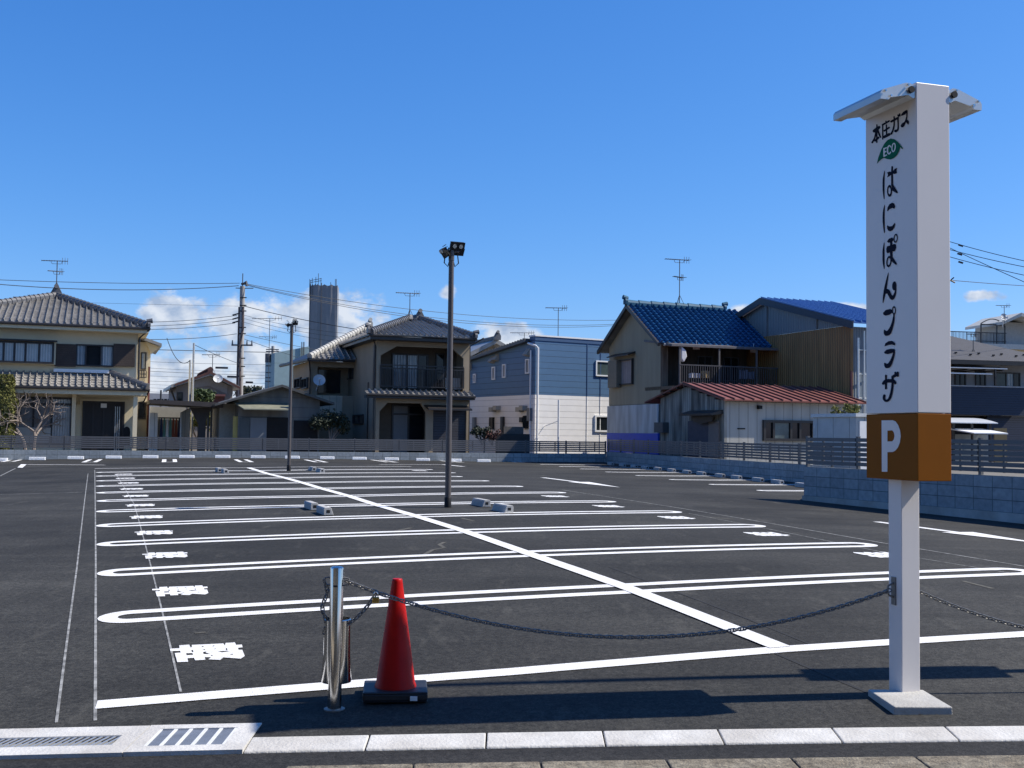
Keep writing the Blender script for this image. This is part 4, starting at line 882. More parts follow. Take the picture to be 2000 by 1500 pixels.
# windows
r = f1.rect(-60, 663, 105, 711, -.35)
m = MB(); f1.box(m, r[0], r[1] + .06, -.35, -.002, r[2] - .02, r[3] + .02); m.build('bay', M_WALL1, h1)
window(f1, h1, r, -.352, .07, .08, (.135, .27, .405, .53, .66, .82), M_CURT)
m = MB(); f1.box(m, r[0], r[1] + .12, -.62, -.30, r[3] + .02, r[3] + .08); m.build('bay_hood', M_TRIM, h1)
r = f1.rect(148, 672, 222, 717); window(f1, h1, r, -.01, .12, .06, (.27, .66), [M_CURTB, M_GLASS, M_CURT])
for x0, x1 in ((108, 148), (222, 263)):
    r = f1.rect(x0, 671.5, x1, 716.5); m = MB(); f1.box(m, r[0], r[1] - .005, -.18, -.002, r[2], r[3]); m.build('shutter_box', M_WOOD, h1)
r = f1.rect(28, 774, 141, 852); r = (r[0], r[1], .9, r[3]); window(f1, h1, r, 0, .08, .09, (.33, .64), [M_GREYP, M_GREYP, M_CURT], transom=f1.onT(80, 789)[1])
m = MB(); f1.box(m, r[0] + .09, r[0] + (r[1] - r[0]) * .63, -.075, -.03, r[2], r[2] + .75); m.build('window_panel', mat('pale_panel', (.36, .37, .35), .6, .05), h1)
r = f1.rect(162, 783, 242, 855, .9); r = (r[0], r[1], gz1 + .1, r[3]); dr = window(f1, h1, r, .9, .08, .08, (.25, .5, .75), mat('dark_door_wood', (.014, .011, .010), .5, .2), name='front_door')
q = f1.rect(197, 788, 208.5, 796.5, .78); m = MB(); f1.box(m, q[0], q[1], .795, .80, q[2], q[3]); m.build('notice', M_WTRIM, dr)
for k in range(3): q = S(225 + 4 * k, 800, .8); m = MB(); f1.box(m, q[0], q[0] + .03, .80, .83, gz1 + .2, S(225, 794, .8)[1]); m.build('door_slat', M_ALU, dr)
m = MB(); f1.box(m, r[0] - .12, r[1] + .12, .83, .897, r[3] + .001, r[3] + .10); m.build('door_lintel', M_WALL1, h1)
q = f1.rect(151, 784, 156, 790, .9); m = MB(); f1.box(m, q[0], q[1], .80, .898, q[2], q[3]); m.build('porch_lamp', mat('amber_lamp_glass', (.45, .36, .2), .4), h1)
q = f1.rect(241, 833, 254, 850, -.3); m = MB(); m.prism([f1.P(q[0] + (q[1] - q[0]) * (.5 - .5 * math.cos(a)), -.4, q[2] + (q[3] - q[2]) * (.45 + .55 * math.sin(a)) if a <= math.pi else q[2]) for a in [math.pi * k / 8 for k in range(9)]] + [f1.P(q[1], -.4, q[2] - .5), f1.P(q[0], -.4, q[2] - .5)], f1.n * .35)
mbx = thing('mailbox', 'round topped black mailbox beside the porch column of the cream house', 'mailbox', tuple(f1.P(q[0], -.4, gz1))); m.build('box_body', M_BLACK, mbx)
r = f1.rect(269.5, 785, 284, 818, tW); window(f1, h1, r, tW, .06, .06, (), M_GLASS)
r = f1.rect(275, 688, 285, 722, tW); window(f1, h1, r, tW, .06, .05, (), M_CURT)
m = MB(); a = f1.rect(271.5, 725, 284.5, 739, tW)
for k in range(3): z = a[2] + (a[3] - a[2]) * k / 2.; f1.box(m, a[0], a[1], tW - .42, tW - .38, z, z + .035)
for k in range(4): x = a[0] + (a[1] - a[0]) * k / 3.; f1.box(m, x - .02, x + .02, tW - .43, tW - .39, a[2], a[3])
m.build('window_railing', M_TRIM, h1)
p = f1.P(*[S(110, 570, ta)[0]], ta, za + .3); antenna(h1, p, 1.45, 1.15, .36, .95)
p = at(47, 590, 56); antenna(h1, (p.x, p.y, p.z - .7), .95, .85, .3)

# ------------------------------------------------------------------ house two: beige house with balcony
f2 = Frame(at(830, 700, 51.5), .36); S2 = lambda px, py, t=0: f2.onT(px, py, t); g2 = .45
h2 = thing('balcony_house', 'beige two storey house with chamfered balcony opening and smoked tile roof', 'house', (*f2.P(0, 0, 0).xy, g2))
s0, s1 = S2(736, 700)[0], S2(917, 700)[0]; zE = S2(830, 660)[1]
b0, b1 = S2(743, 720)[0], S2(905, 720)[0]; zb0 = S2(820, 763)[1]; zb1 = S2(820, 678)[1]; zbm = S2(744, 694)[1]
tD = f2.onS(668, 720, s0)[0]
def chamfer_wall(mb, x0, x1, z0, z1, o0, o1, oz0, oz1, ozc, c0, c1, t0, t1):
    """wall x0..x1, z0..z1 with an opening o0..o1, oz0..oz1 whose upper corners are cut off"""
    f2.box(mb, x0, o0, t0, t1, z0, z1); f2.box(mb, o1, x1, t0, t1, z0, z1)
    if oz0 > z0: f2.box(mb, o0, o1, t0, t1, z0, oz0)
    mb.prism([f2.P(o0, t0, z1), f2.P(o0, t0, ozc), f2.P(o0 + c0, t0, oz1), f2.P(o1 - c1, t0, oz1), f2.P(o1, t0, ozc), f2.P(o1, t0, z1)], f2.n * (t1 - t0))
zmid = S2(820, 772)[1]; zlo1 = S2(780, 787)[1]
m = MB()
chamfer_wall(m, s0, s1, zmid, zE, b0, b1, zb0, zb1, zbm, S2(775, 690)[0] - b0, b1 - S2(884, 690)[0], 0, .18)
o0, o1 = S2(741, 820)[0], S2(832, 820)[0]
chamfer_wall(m, s0, S2(840, 820)[0], g2, zmid - .001, o0, o1, g2, zlo1, S2(745, 803)[1], S2(757, 800)[0] - o0, o1 - S2(822, 800)[0], 0, .18)
f2.box(m, S2(840, 820)[0] + .001, S2(846, 820)[0], 0, .18, g2, zmid - .001); f2.box(m, S2(911, 820)[0], s1, 0, .18, g2, zmid - .001)
f2.box(m, S2(846, 820)[0] + .001, S2(911, 820)[0] - .001, 0, .18, S2(880, 800)[1], zmid - .001)
f2.box(m, s0, s0 + .18, .181, 7.5, g2, zE); f2.box(m, s1 - .18, s1, .181, 7.5, g2, zE)
f2.box(m, s0 + .181, s1 - .181, 1.5, 1.65, g2, zE); m.build('wall', M_WALL2, h2)
m = MB(); f2.box(m, s0 + .181, s1 - .181, 1.485, 1.498, g2, zE - .31); m.build('recess_shade_sheet', mat('recess_shade_brown', (.11, .088, .065), .9, .1), h2)  # thin sheet before the back wall, recess shade put into its brown
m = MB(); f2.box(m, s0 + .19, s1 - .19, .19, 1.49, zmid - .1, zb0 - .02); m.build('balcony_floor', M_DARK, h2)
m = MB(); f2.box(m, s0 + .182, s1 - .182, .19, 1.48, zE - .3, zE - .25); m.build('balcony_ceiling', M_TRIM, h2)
# balcony windows, door, shutter
r = f2.rect(765, 690, 835, 756, 1.5); r = (r[0], r[1], zb0 + .1, r[3]); window(f2, h2, r, 1.483, .08, .07, (.42, .72), [M_CURTB, mat_lines('pale_curtain', (.30, .36, .40), a3, .13, .1, .5, .15, 'wave', .02, .1, spec=.8), M_GLASS])
r = f2.rect(850, 690, 868, 756, 1.5); r = (r[0], r[1], zb0 + .1, r[3]); window(f2, h2, r, 1.483, .08, .07, (), M_GLASS)
r = f2.rect(765, 790, 829, 852, 1.5); r = (r[0], r[1], g2 + .1, r[3]); window(f2, h2, r, 1.483, .08, .08, (.5,), [M_GREYP, M_GLASS], name='sliding_door', transom=S2(790, 809, 1.5)[1])
r = f2.rect(846, 800, 911, 850, .06); m = MB(); f2.box(m, r[0], r[1], .10, .14, g2, r[3]); m.build('garage_shutter', mat_lines('dark_shutter', (.045, .045, .055), z3, .12, .2, .5, .5, 'groove', .01), h2)
m = MB(); a = f2.rect(838, 793, 923, 799, -.8); m.prism([f2.P(a[0], -.75, a[2]), f2.P(a[0], .0, a[3] + .08), f2.P(a[0], 0, a[3]), f2.P(a[0], -.75, a[2] - .08)], f2.d * (a[1] - a[0])); m.build('canopy', M_TRIM, h2)
# railing
m = MB(); zr0, zr1 = S2(820, 757)[1], S2(820, 716)[1]; zr2 = S2(820, 721)[1]
for z in (zr0, zr2 - .02, zr1): f2.box(m, b0, b1, -.08, -.035, z, z + .05)
n = 52
for i in range(n + 1): x = b0 + (b1 - b0) * i / n; w = .011 if i % 13 else .03; f2.box(m, x - w, x + w, -.07, -.045, zr0, zr2 if i % 13 else zr1)
m.build('balcony_railing', M_TRIM, h2)
# mid tile eave
m = MB(); zc = S2(820, 768, -.5)[1]; e0, e1_ = S2(716, 765, -.5)[0], S2(928, 770, -.5)[0]
tile_slope(m, f2.P(0, -.55, zc - .08), f2.d, (f2.n * .55 + Vector((0, 0, .2))).normalized(), [(e0, 0), (e1_, 0), (e1_, .56), (e0, .56)]); mr_ = m.build('mid_roof', M_TILE, h2)
m = MB(); f2.box(m, e0, e1_, -.52, -.003, zc - .26, zc - .12); gutterline(m, [f2.P(e0, -.58, zc - .12), f2.P(e1_, -.58, zc - .12)], .05); m.build('mid_eave', M_TRIM, h2)
# side windows, pipes
w = f2.onS(678, 742, s0), f2.onS(691, 711, s0); window(f2, h2, (w[1][0], w[0][0], w[0][1], w[1][1]), s0, .08, .05, (.5,), [M_GLASS, M_CURT], face='s')
w = f2.onS(691, 828, s0), f2.onS(711, 809, s0); window(f2, h2, (w[1][0], w[0][0], w[0][1], w[1][1]), s0, .08, .05, (.5,), M_GLASS, face='s')
m = MB(); gutterline(m, [f2.P(s0 - .5, -.6, zE + .06), f2.P(s0 - .08, .1, zE - .35), f2.P(s0 - .08, .1, g2)], .035); gutterline(m, [f2.P(s1 + .5, -.6, zE + .06), f2.P(s1 + .05, .1, zE - .3), f2.P(s1 + .05, .1, g2)], .035); gutterline(m, [f2.P(s0 - .06, 1.4, zmid + .6), f2.P(s0 - .06, 1.4, g2)], .03); m.build('downpipe', M_TRIM, h2)
m = MB(); f2.box(m, s0 - .03, s0 - .003, .18, .62, zmid, zE - .4); m.build('side_shutter', M_TRIM, h2)
# main roof
tE = -.75; zEa = S2(830, 657, tE)[1]; ta = 4.2; sa0 = S2(800, 625, ta)[0]; sa1 = S2(819, 625, ta)[0]; za = S2(810, 625, ta)[1]
eL, eR = S2(722, 652, tE)[0], S2(931, 661, tE)[0]; Vv = f2.n * (ta - tE) + Vector((0, 0, za - zEa)); L = Vv.length
m = MB(); tile_slope(m, f2.P(0, tE, zEa), f2.d, Vv / L, [(eL, 0), (eR, 0), (sa1, L), (sa0, L)]); rf = m.build('roof', M_TILE, h2)
m = MB(); A0, A1 = f2.P(sa0, ta, za + .04), f2.P(sa1, ta, za + .04)
ridge_cap(m, f2.P(eR - .1, tE, zEa + .05), A1); ridge_cap(m, f2.P(eL + .05, tE, zEa + .05), A0); ridge_cap(m, A0, A1); ornament(m, A1 + Vector((0, 0, .1)), -f2.n, .27); ornament(m, f2.P(eR - .1, tE, zEa + .12), f2.d, .16); ornament(m, f2.P(eL + .0, tE, zEa + .16), -f2.d, .2)
m.build('roof_ridge', MATS['ridge_tile'], rf)
Vs = f2.d * (sa0 - eL) + Vector((0, 0, za - zEa)); Ls = Vs.length
m = MB(); tile_slope(m, f2.P(eL, 0, zEa), f2.n, Vs / Ls, [(tE, 0), (8.2, 0), (8.2 - (ta - tE), Ls), (ta, Ls)]); m.build('side_slope', M_TILE, rf)
m = MB(); plane_poly(m, [f2.P(eR, tE, zEa - .02), f2.P(eR, 8.2, zEa - .02), A1 - Vector((0, 0, .05))], .04); m.build('hip_slope', M_TILE, rf)
m = MB(); f2.box(m, eL + .05, eR - .05, tE + .06, 8.0, zEa - .22, zEa - .08); gutterline(m, [f2.P(eL, 7, zEa - .04), f2.P(eL, tE, zEa - .04), f2.P(eR, tE, zEa - .04), f2.P(eR, 4, zEa - .04)], .055); m.build('eave', M_TRIM, h2)
# rear left wing
tG = tD * .62; w0 = S2(604, 740, tG)[0]; zW = S2(640, 706, tG)[1]
tW2 = f2.onS(572, 740, w0)[0]
m = MB(); f2.box(m, w0, s0 - .002, tG + 1.3, tW2, g2, zW); f2.box(m, w0, s0 - .002, tG, tG + 1.299, g2, S2(640, 772, tG)[1]); f2.box(m, w0, S2(620, 740, tG)[0], tG, tG + 1.299, S2(640, 772, tG)[1] + .001, zW); f2.box(m, S2(620, 740, tG)[0] + .001, s0 - .002, tG, tG + .2, S2(640, 717, tG)[1], zW); m.build('rear_wing', M_WALL2, h2)
r = f2.rect(622, 722, 664, 768, tG + 1.28); m = MB(); f2.box(m, r[0], r[1], tG + 1.24, tG + 1.298, r[2], r[3]); m.build('rear_window', M_GLASS, h2)
r = f2.rect(617, 772, 668, 803, tG - .02); m = MB(); f2.box(m, r[0], r[1], tG - .06, tG - .003, r[2] - .6, r[3]); m.build('wing_siding', mat_lines('cream_vertical_siding', (.50, .44, .33), a3, .35, .06, .5, .7), h2)
for (xa, xb) in ((578, 590), (592, 603)):
    w = f2.onS(xa, 760, w0), f2.onS(xb, 737, w0); window(f2, h2, (w[1][0], w[0][0], w[0][1], w[1][1]), w0, .12, .05, (.5,), M_GLASS, face='s')
zWe = S2(640, 701, tG - .6)[1]; wl_ = S2(605, 698, tG - .6)[0]; tp = tG + 4.2; ap = S2(722, 637, tp); ns = S2(722, 637, tp)[0]
Vw = f2.n * (tp - tG + .6) + Vector((0, 0, ap[1] - zWe)); Lw = Vw.length
m = MB(); tile_slope(m, f2.P(0, tG - .6, zWe), f2.d, Vw / Lw, [(wl_, 0), (s0 + 1.0, 0), (ap[0] + .3, Lw), (ap[0], Lw)]); wr = m.build('wing_roof', M_TILE, h2)
m = MB(); ridge_cap(m, f2.P(wl_, tG - .6, zWe + .05), f2.P(ap[0], tp, ap[1] + .05), .12, .2); ornament(m, f2.P(ap[0], tp, ap[1] + .1), -f2.n, .2); m.build('roof_ridge', mat('pale_ridge_tile', (.40, .39, .36), .45, .2, 3), wr)
m = MB(); plane_poly(m, [f2.P(wl_ - .0, tG - .6, zWe - .02), f2.P(wl_ - .45, tW2 + .5, zWe - .02), f2.P(ap[0], tp + 3, ap[1] - .6), f2.P(ap[0], tp, ap[1] - .04)], .08); m.build('hip_slope', M_TRIM, wr)
m = MB(); gutterline(m, [f2.P(wl_ - .05, tG - .62, zWe - .06), f2.P(s0 - .1, tG - .62, zWe - .06)], .06); gutterline(m, [f2.P(wl_ - .05, tG - .62, zWe - .06), f2.P(wl_ - .5, tW2 + .5, zWe - .06)], .09); gutterline(m, [f2.P(wl_, tG - .5, zWe - .1), f2.P(w0 + .02, tG - .08, zWe - .6), f2.P(w0 + .02, tG - .08, g2)], .04); m.build('gutter', M_TRIM, h2)
def dish(par, c, r, aim, mast=None, name='satellite_dish'):
    c = Vector(c); aim = Vector(aim).normalized(); e = aim.cross(Vector((0, 0, 1))).normalized(); u = e.cross(aim); m = MB(); seg = 20; vs = [c - aim * r * .25]
    for k in range(1, 4):
        for j in range(seg): a = 2 * math.pi * j / seg; q = k / 3; vs.append(c + (e * math.cos(a) + u * math.sin(a)) * r * q - aim * r * .25 * (1 - q * q))
    fs = [(0, 1 + j, 1 + (j + 1) % seg) for j in range(seg)] + [(1 + k * seg + j, 1 + k * seg + (j + 1) % seg, 1 + (k + 1) * seg + (j + 1) % seg, 1 + (k + 1) * seg + j) for k in range(2) for j in range(seg)]
    m.add(vs, fs); m.tube([c - u * r * .9, c + aim * r * .9 - u * r * .3], .02, 5); m.tube([c + aim * r * .85 - u * r * .33, c + aim * r * 1.0 - u * r * .27], .06, 6)
    if mast: m.tube([c - aim * r * .25, Vector(mast)], .03, 6)
    return m.build(name, mat('dish_white', (.55, .56, .56), .5, .05), par, fix=False)
c = f2.P(*[S2(623.5, 742, tG - .5)[0]], tG - .5, S2(623.5, 742, tG - .5)[1]); dish(h2, c, .30, (.25, -1, .45), c + Vector((-.2, .35, -.5)))
p = f2.P(sa0, ta, za + .1); antenna(h2, p, 1.25, 1.25, .5)
# laundry and clutter on the balcony
r = f2.rect(870, 738, 903, 761, .5); ly = thing('laundry', 'white laundry airing behind the balcony railing of the beige house', 'laundry', tuple(f2.P(r[0], .5, r[2])))
m = MB(); k = 0
for i in range(14):
    x = r[0] + (r[1] - r[0]) * i / 13; zt = r[3] - (.15 if i % 5 == 2 else 0) - (.3 if i > 10 else 0); f2.box(m, x, x + .08, .45 + .05 * (i % 3), .50 + .05 * (i % 3), r[2], zt)
m.build('sheet', M_CLOTH[0], ly)

# ------------------------------------------------------------------ blue and white sided building
f3 = Frame(at(1045, 700, 55.5), .55); S3 = lambda px, py, t=0: f3.onT(px, py, t); g3 = .4
h3 = thing('sided_building', 'flat fronted two storey building sided blue above and white below', 'building', (*f3.P(0, 0, 0).xy, g3))
zt = S3(1050, 657)[1]; zm = S3(1050, 771)[1]; zp = S3(1050, 665)[1]; sE = S3(1215, 700)[0]; tB = 12.5
zback = f3.onS(921, 697, 0)[1]; tb_ = f3.onS(921, 697, 0)[0]
def shed(mb, za, zb, roofz=None):
    zz = roofz
    P = f3.P; mb.hexa([P(0, 0, za), P(sE, 0, za), P(sE, tB, za), P(0, tB, za), P(0, 0, zb), P(sE, 0, zb), P(sE, tB, zz if zz else zb), P(0, tB, zz if zz else zb)])
m = MB(); shed(m, g3, zm); m.build('lower_wall', M_WHITES, h3)
zbk = zt + (zback - zt) * tB / tb_
m = MB(); shed(m, zm + .002, zp, zbk - .3); m.build('upper_wall', M_BLUE, h3)
m = MB(); P = f3.P
m.hexa([P(-.02, -.03, zp + .002), P(sE, -.03, zp + .002), P(sE, .5, zp + .002), P(-.02, .5, zp + .002), P(-.02, -.03, zt), P(sE, -.03, zt), P(sE, .5, zt), P(-.02, .5, zt)]); m.build('parapet', M_BLUED, h3)
m = MB(); f3.box(m, -.04, sE, -.06, .55, zt + .002, zt + .08); m.build('parapet_cap', M_WTRIM, h3)
m = MB(); m.prism([P(-.32, .52, zt - .12), P(-.32, tB + .3, zbk - .2), P(-.32, tB + .3, zbk - .32), P(-.32, .52, zt - .26)], f3.d * (sE + .3)); n = 46
for i in range(n): t = .6 + (tB - .4) * i / n; z = zt - .12 + (zbk - zt - .08) * (t - .52) / (tB - .2); f3.box(m, -.33, 3, t, t + .09, z, z + .05)
m.build('roof', mat('dark_metal_roof', (.06, .065, .07), .45, .1), h3)
for x, c in ((S3(1147, 700)[0], M_BLUED), (S3(1173, 700)[0], M_BLUED)):
    m = MB(); f3.box(m, x - .02, x + .02, -.022, -.002, zm, zp - .01); m.build('joint_strip', c, h3)
    m = MB(); f3.box(m, x - .02, x + .02, -.022, -.002, g3, zm - .01); m.build('joint_strip', M_WHITES, h3)
r = f3.rect(1163, 704, 1196, 736); window(f3, h3, r, 0, .07, .07, (), mat_glass('green_glass', (.06, .085, .085)), M_WTRIM)
r = f3.rect(1161, 811, 1196, 844); window(f3, h3, r, 0, .07, .09, (), M_GLASS, M_WTRIM)
m = MB(); x = S3(1048.5, 700)[0]; z1 = f3.onT(1046, 676)[1]; m.tube([P(-.25, .3, z1 + .15), P(x - .1, -.08, z1), P(x, -.1, z1 - .1), P(x, -.1, g3)], .055, 8); m.tube([P(-.1, .25, z1 - .2), P(-.1, .25, g3)], .045, 8); m.build('downpipe', M_WTRIM, h3)
for (xa, ya, xb, yb) in [(925, 730, 930, 748), (961.5, 716, 968, 742), (982, 711, 989, 738), (1027, 701, 1035, 730)]:
    a = f3.onS(xa, yb, 0); b = f3.onS(xb, ya, 0); window(f3, h3, (b[0], a[0], a[1], b[1]), 0, .06, .06, (), mat('frosted_pane', (.20, .21, .22), .4), M_WTRIM, face='s')
for (px, py) in [(967, 702), (975, 698), (1036, 688), (921, 716)]:
    a = f3.onS(px, py, 0); m = MB(); m.prism([P(-.002, a[0], a[1] + .2), P(-.3, a[0], a[1] - .12), P(-.002, a[0], a[1] - .2)], f3.n * .36); m.build('vent_hood', mat('hood_beige', (.34, .32, .27), .6), h3)
for (xa, ya, xb, yb, c) in [(959, 815, 966, 838, 'M_GLASS'), (1025, 812, 1033, 837, 'M_GLASS'), (981, 814, 986, 846, 'M_TRIM'), (1018, 815, 1024, 825, 'M_TRIM'), (1033, 797, 1040, 822, 'M_GREYP'), (926, 815, 931, 846, 'M_GREYP')]:
    a = f3.onS(xa, yb, 0); b = f3.onS(xb, ya, 0); m = MB(); f3.box(m, -.14, -.002, b[0], a[0], a[1], b[1]); m.build('wall_unit', globals()[c], h3)
for (px, py) in [(970, 800), (978, 797), (1023, 800), (1030, 797)]:
    a = f3.onS(px, py, 0); m = MB(); f3.box(m, -.3, -.002, a[0], a[0] + .35, a[1] - .12, a[1] + .12); m.build('vent_hood', MATS['hood_beige'], h3)
p = P(S3(1090, 655, 3)[0], 3, zt - .2); antenna(h3, p, 2.15, 1.2, .3)
px_ = S3(1091, 800, -.75); wp_ = thing('steel_mast', 'slim white mast standing against the white siding with a slanted brace', 'mast', tuple(P(px_[0], -.75, g3)))
m = MB(); zt_ = S3(1091, 781, -.75)[1]; m.tube([P(px_[0], -.75, g3), P(px_[0], -.75, zt_)], .05, 8); m.tube([P(px_[0], -.75, S3(1090, 822, -.75)[1]), P(px_[0] - .38, -.02, S3(1075, 833, -.0)[1])], .018, 6); m.build('pipe', M_WTRIM, wp_)

# tiled house behind, only its roof shows
f4 = Frame(at(960, 680, 74), .36)
h4 = thing('rear_house', 'house behind with only the top of its dark tiled gable roof showing', 'house', (*f4.P(0, 0, 0).xy, .4))
a0 = f4.onT(970, 662, 0); zlo = f4.onT(900, 702, 0)[1]; sl = f4.onT(890, 700, 0)[0]; sr_ = f4.onT(1000, 684, 0)[0]
m = MB(); m.prism([f4.P(sl, 0, zlo), f4.P(a0[0], 0, a0[1]), f4.P(sr_, 0, zlo + .9), f4.P(sr_, 0, zlo + .6), f4.P(a0[0], 0, a0[1] - .3), f4.P(sl, 0, zlo - .3)], f4.n * 6); m.build('roof', M_TILE, h4)
m = MB(); f4.box(m, sl + .6, sr_ - .6, .6, 6, .4, zlo - .2); m.prism([f4.P(sl + .6, .6, zlo - .2), f4.P(a0[0], .6, a0[1] - .35), f4.P(sr_ - .6, .6, zlo - .2)], f4.n * 5); m.build('wall', M_WALL2, h4)
m = MB(); ridge_cap(m, f4.P(a0[0], -.1, a0[1]), f4.P(a0[0], 6, a0[1])); ornament(m, f4.P(a0[0], -.1, a0[1] + .1), -f4.n, .3); m.build('roof_ridge', MATS['ridge_tile'], h4)
p = at(1024, 668, 72); antenna(h4, (p.x, p.y, p.z - .3), .9, 1.6, .3)

# ------------------------------------------------------------------ blue tiled house, red shed, warehouse at the right
AN = .36
f5 = Frame(at(1290, 700, 49.5), AN); g5 = .4; P5 = f5.P
h5 = thing('blue_roofed_house', 'old house with glossy blue tiled roof, corrugated beige gable and cluttered upper balcony', 'house', (*P5(0, 0, 0).xy, g5))
tF = f5.onS(1190, 700, 0)[0]; zN = f5.onS(1290, 661, 0)[1]; zF = f5.onS(1190, 676, 0)[1]; tA, zA = f5.onS(1239, 603, 0)
sX = f5.onT(1505, 700, 0)[0]; zB = f5.onS(1240, 790, 0)[1]
m = MB(); m.prism([P5(0, 0, zB), P5(0, tF, zB), P5(0, tF, zF), P5(0, tA, zA), P5(0, 0, zN)], f5.d * .15)
m.build('gable_wall', M_CORRB, h5)
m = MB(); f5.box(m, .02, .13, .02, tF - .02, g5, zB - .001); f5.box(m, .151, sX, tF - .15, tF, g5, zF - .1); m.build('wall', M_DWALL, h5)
m = MB(); f5.box(m, .151, sX, 1.5, 1.62, g5, zN - .1); m.build('balcony_back_wall', mat_lines('shaded_weathered_board', (.075, .066, .055), a3, .3, .05, .5, .8, 'groove', .01, .1, streak=.4), h5)  # weathered boards, darkened in colour for the shade inside the balcony
zl_ = f5.onS(1240, 846, 0)[1]
m = MB(); f5.box(m, -.09, -.02, .1, tF, zl_, f5.onS(1240, 791, 0)[1]); m.build('plastic_sheet', M_POLYC, h5)
m = MB(); f5.box(m, -.10, -.012, .02, tF, g5, zl_ - .002); m.build('blue_tarp', M_BSHEET, h5)
# roof: near slope, far slope, ridge
tn = -.55; zn = zN - .55 * (zA - zN) / tA + .08; Vn = f5.n * (tA - tn) + Vector((0, 0, zA + .18 - zn)); Ln = Vn.length; so = -.45; sr5 = f5.onT(1500, 650, 0)[0]
m = MB(); tile_slope(m, P5(0, tn, zn), f5.d, Vn / Ln, [(so, 0), (sr5, 0), (sr5 - .1, Ln), (so, Ln)], .30, .26, 1.2); rf = m.build('roof', M_BTILE, h5)
tf_ = tF + .5; zf_ = zF - .5 * (zA - zF) / (tF - tA) + .05; Vf = f5.n * (tA - tf_) + Vector((0, 0, zA + .18 - zf_))
m = MB(); tile_slope(m, P5(0, tf_, zf_), f5.d, Vf.normalized(), [(so, 0), (sr5, 0), (sr5, Vf.length), (so, Vf.length)], .30, .26); m.build('rear_slope', M_BTILE, rf)
sg5 = f5.onT(1413, 600, tA)[0]
m = MB(); ridge_cap(m, P5(so, tA, zA + .16), P5(sg5, tA, zA + .16), .12, .24, .6); ornament(m, P5(so + .05, tA, zA + .30), -f5.d, .18); ornament(m, P5(sg5, tA, zA + .30), f5.d, .16); m.build('roof_ridge', mat('blue_ridge', (.012, .085, .15), .6, .3, 3, spec=.25), rf)
m = MB(); m.prism([P5(so, tn - .02, zn + .02), P5(so, tA, zA + .20), P5(so, tf_ + .02, zf_ + .02), P5(so, tf_, zf_ - .14), P5(so, tA, zA + .0), P5(so, tn, zn - .14)], f5.d * .12); m.build('verge_board', M_TRIM, h5)
m = MB(); m.prism([P5(so + .121, tn + .1, zn - .02), P5(so + .121, tA, zA + .12), P5(so + .121, tf_ - .1, zf_ - .02), P5(so + .121, tf_ - .1, zf_ - .08), P5(so + .121, tA, zA + .05), P5(so + .121, tn + .1, zn - .08)], f5.d * (sr5 - so - .2)); m.build('roof_boards', M_DWALL, h5)
m = MB(); gutterline(m, [P5(so + .3, tn - .05, zn - .07), P5(sr5, tn - .05, zn - .07)], .06); m.build('gutter', M_ALU, h5)
# balcony canopy, posts, panel, railing
c0 = f5.onT(1292, 664, -.2)[0]; c1 = f5.onT(1530, 678, -.9)[0]; zc0 = f5.onT(1330, 664, -.2)[1]; zc1 = f5.onT(1400, 675, -1.2)[1]
m = MB(); m.prism([P5(c0, 1.49, zc0 + .1), P5(c0, -1.15, zc1), P5(c0, -1.15, zc1 - .1), P5(c0, 1.49, zc0)], f5.d * (c1 - c0)); m.build('balcony_canopy', mat('canopy_sheet', (.13, .12, .12), .6, .2), h5)
zf5 = f5.onT(1400, 747, -1.1)[1]
m = MB(); f5.box(m, 0, c1 - .2, -1.1, 1.49, zf5 - .35, zf5 - .2); m.build('balcony_floor', M_TRIM, h5)
q = f5.onT(1327, 700, -1.1)[0]
m = MB(); f5.box(m, .0, q, -.06, -.02, f5.onT(1300, 765, -.05)[1], f5.onT(1300, 668, -.05)[1]); m.build('side_panel', mat_lines('stained_panel', (.16, .13, .09), a3, .12, .12, .5, .6, 'groove', .01, .1, streak=.7), h5)
for px in (1328, 1405, 1478, 1522): m = MB(); x = f5.onT(px, 700, -1.1)[0]; f5.box(m, x - .035, x + .035, -1.12, -1.05, zf5 - .35, zc1 - .02); m.build('balcony_post', mat('weathered_post', (.13, .12, .11), .8), h5)
m = MB(); x0 = q; x1 = f5.onT(1520, 700, -1.1)[0]; zr = f5.onT(1400, 716, -1.1)[1]
f5.box(m, x0, x1, -1.13, -1.09, zr, zr + .05); f5.box(m, x0, x1, -1.13, -1.09, zf5 - .1, zf5 - .05)
for i in range(44): x = x0 + (x1 - x0) * i / 44; f5.box(m, x, x + .025, -1.125, -1.095, zf5 - .05, zr)
m.build('balcony_railing', mat('railing_grey', (.085, .08, .08), .5), h5)
for (xa, ya, xb, yb) in ((1362, 695, 1390, 745), (1412, 697, 1442, 745)):
    r = f5.rect(xa, ya, xb, yb, 1.5); window(f5, h5, r, 1.5, .06, .05, (.5,), M_GLASS, mat('frame_bluegrey', (.07, .085, .11), .5))
r = f5.rect(1499, 681, 1511, 708, 1.4); window(f5, h5, r, 1.498, .06, .05, (), M_GLASS, M_ALU)
def clutter(label, fr, rect_, t, m, cat, name, n=5, dth=.12):
    r = fr.rect(*rect_, t); o = thing(name, label, cat, tuple(fr.P(r[0], t, r[2])))
    b = MB()
    for i in range(n): x = r[0] + (r[1] - r[0]) * i / n; w = (r[1] - r[0]) / n; fr.box(b, x + w * .05, x + w * .9, t - dth * (1 + .3 * (i % 2)), t, r[2], r[3] - random.random() * .25 * (r[3] - r[2]))
    b.build('cloth', m, o, bevel=.015); return o
clutter('white bedding heaped behind the balcony bars under the blue roof', f5, (1344, 728, 1366, 739), -.7, M_CLOTH[0], 'bedding', 'bedding', 6)
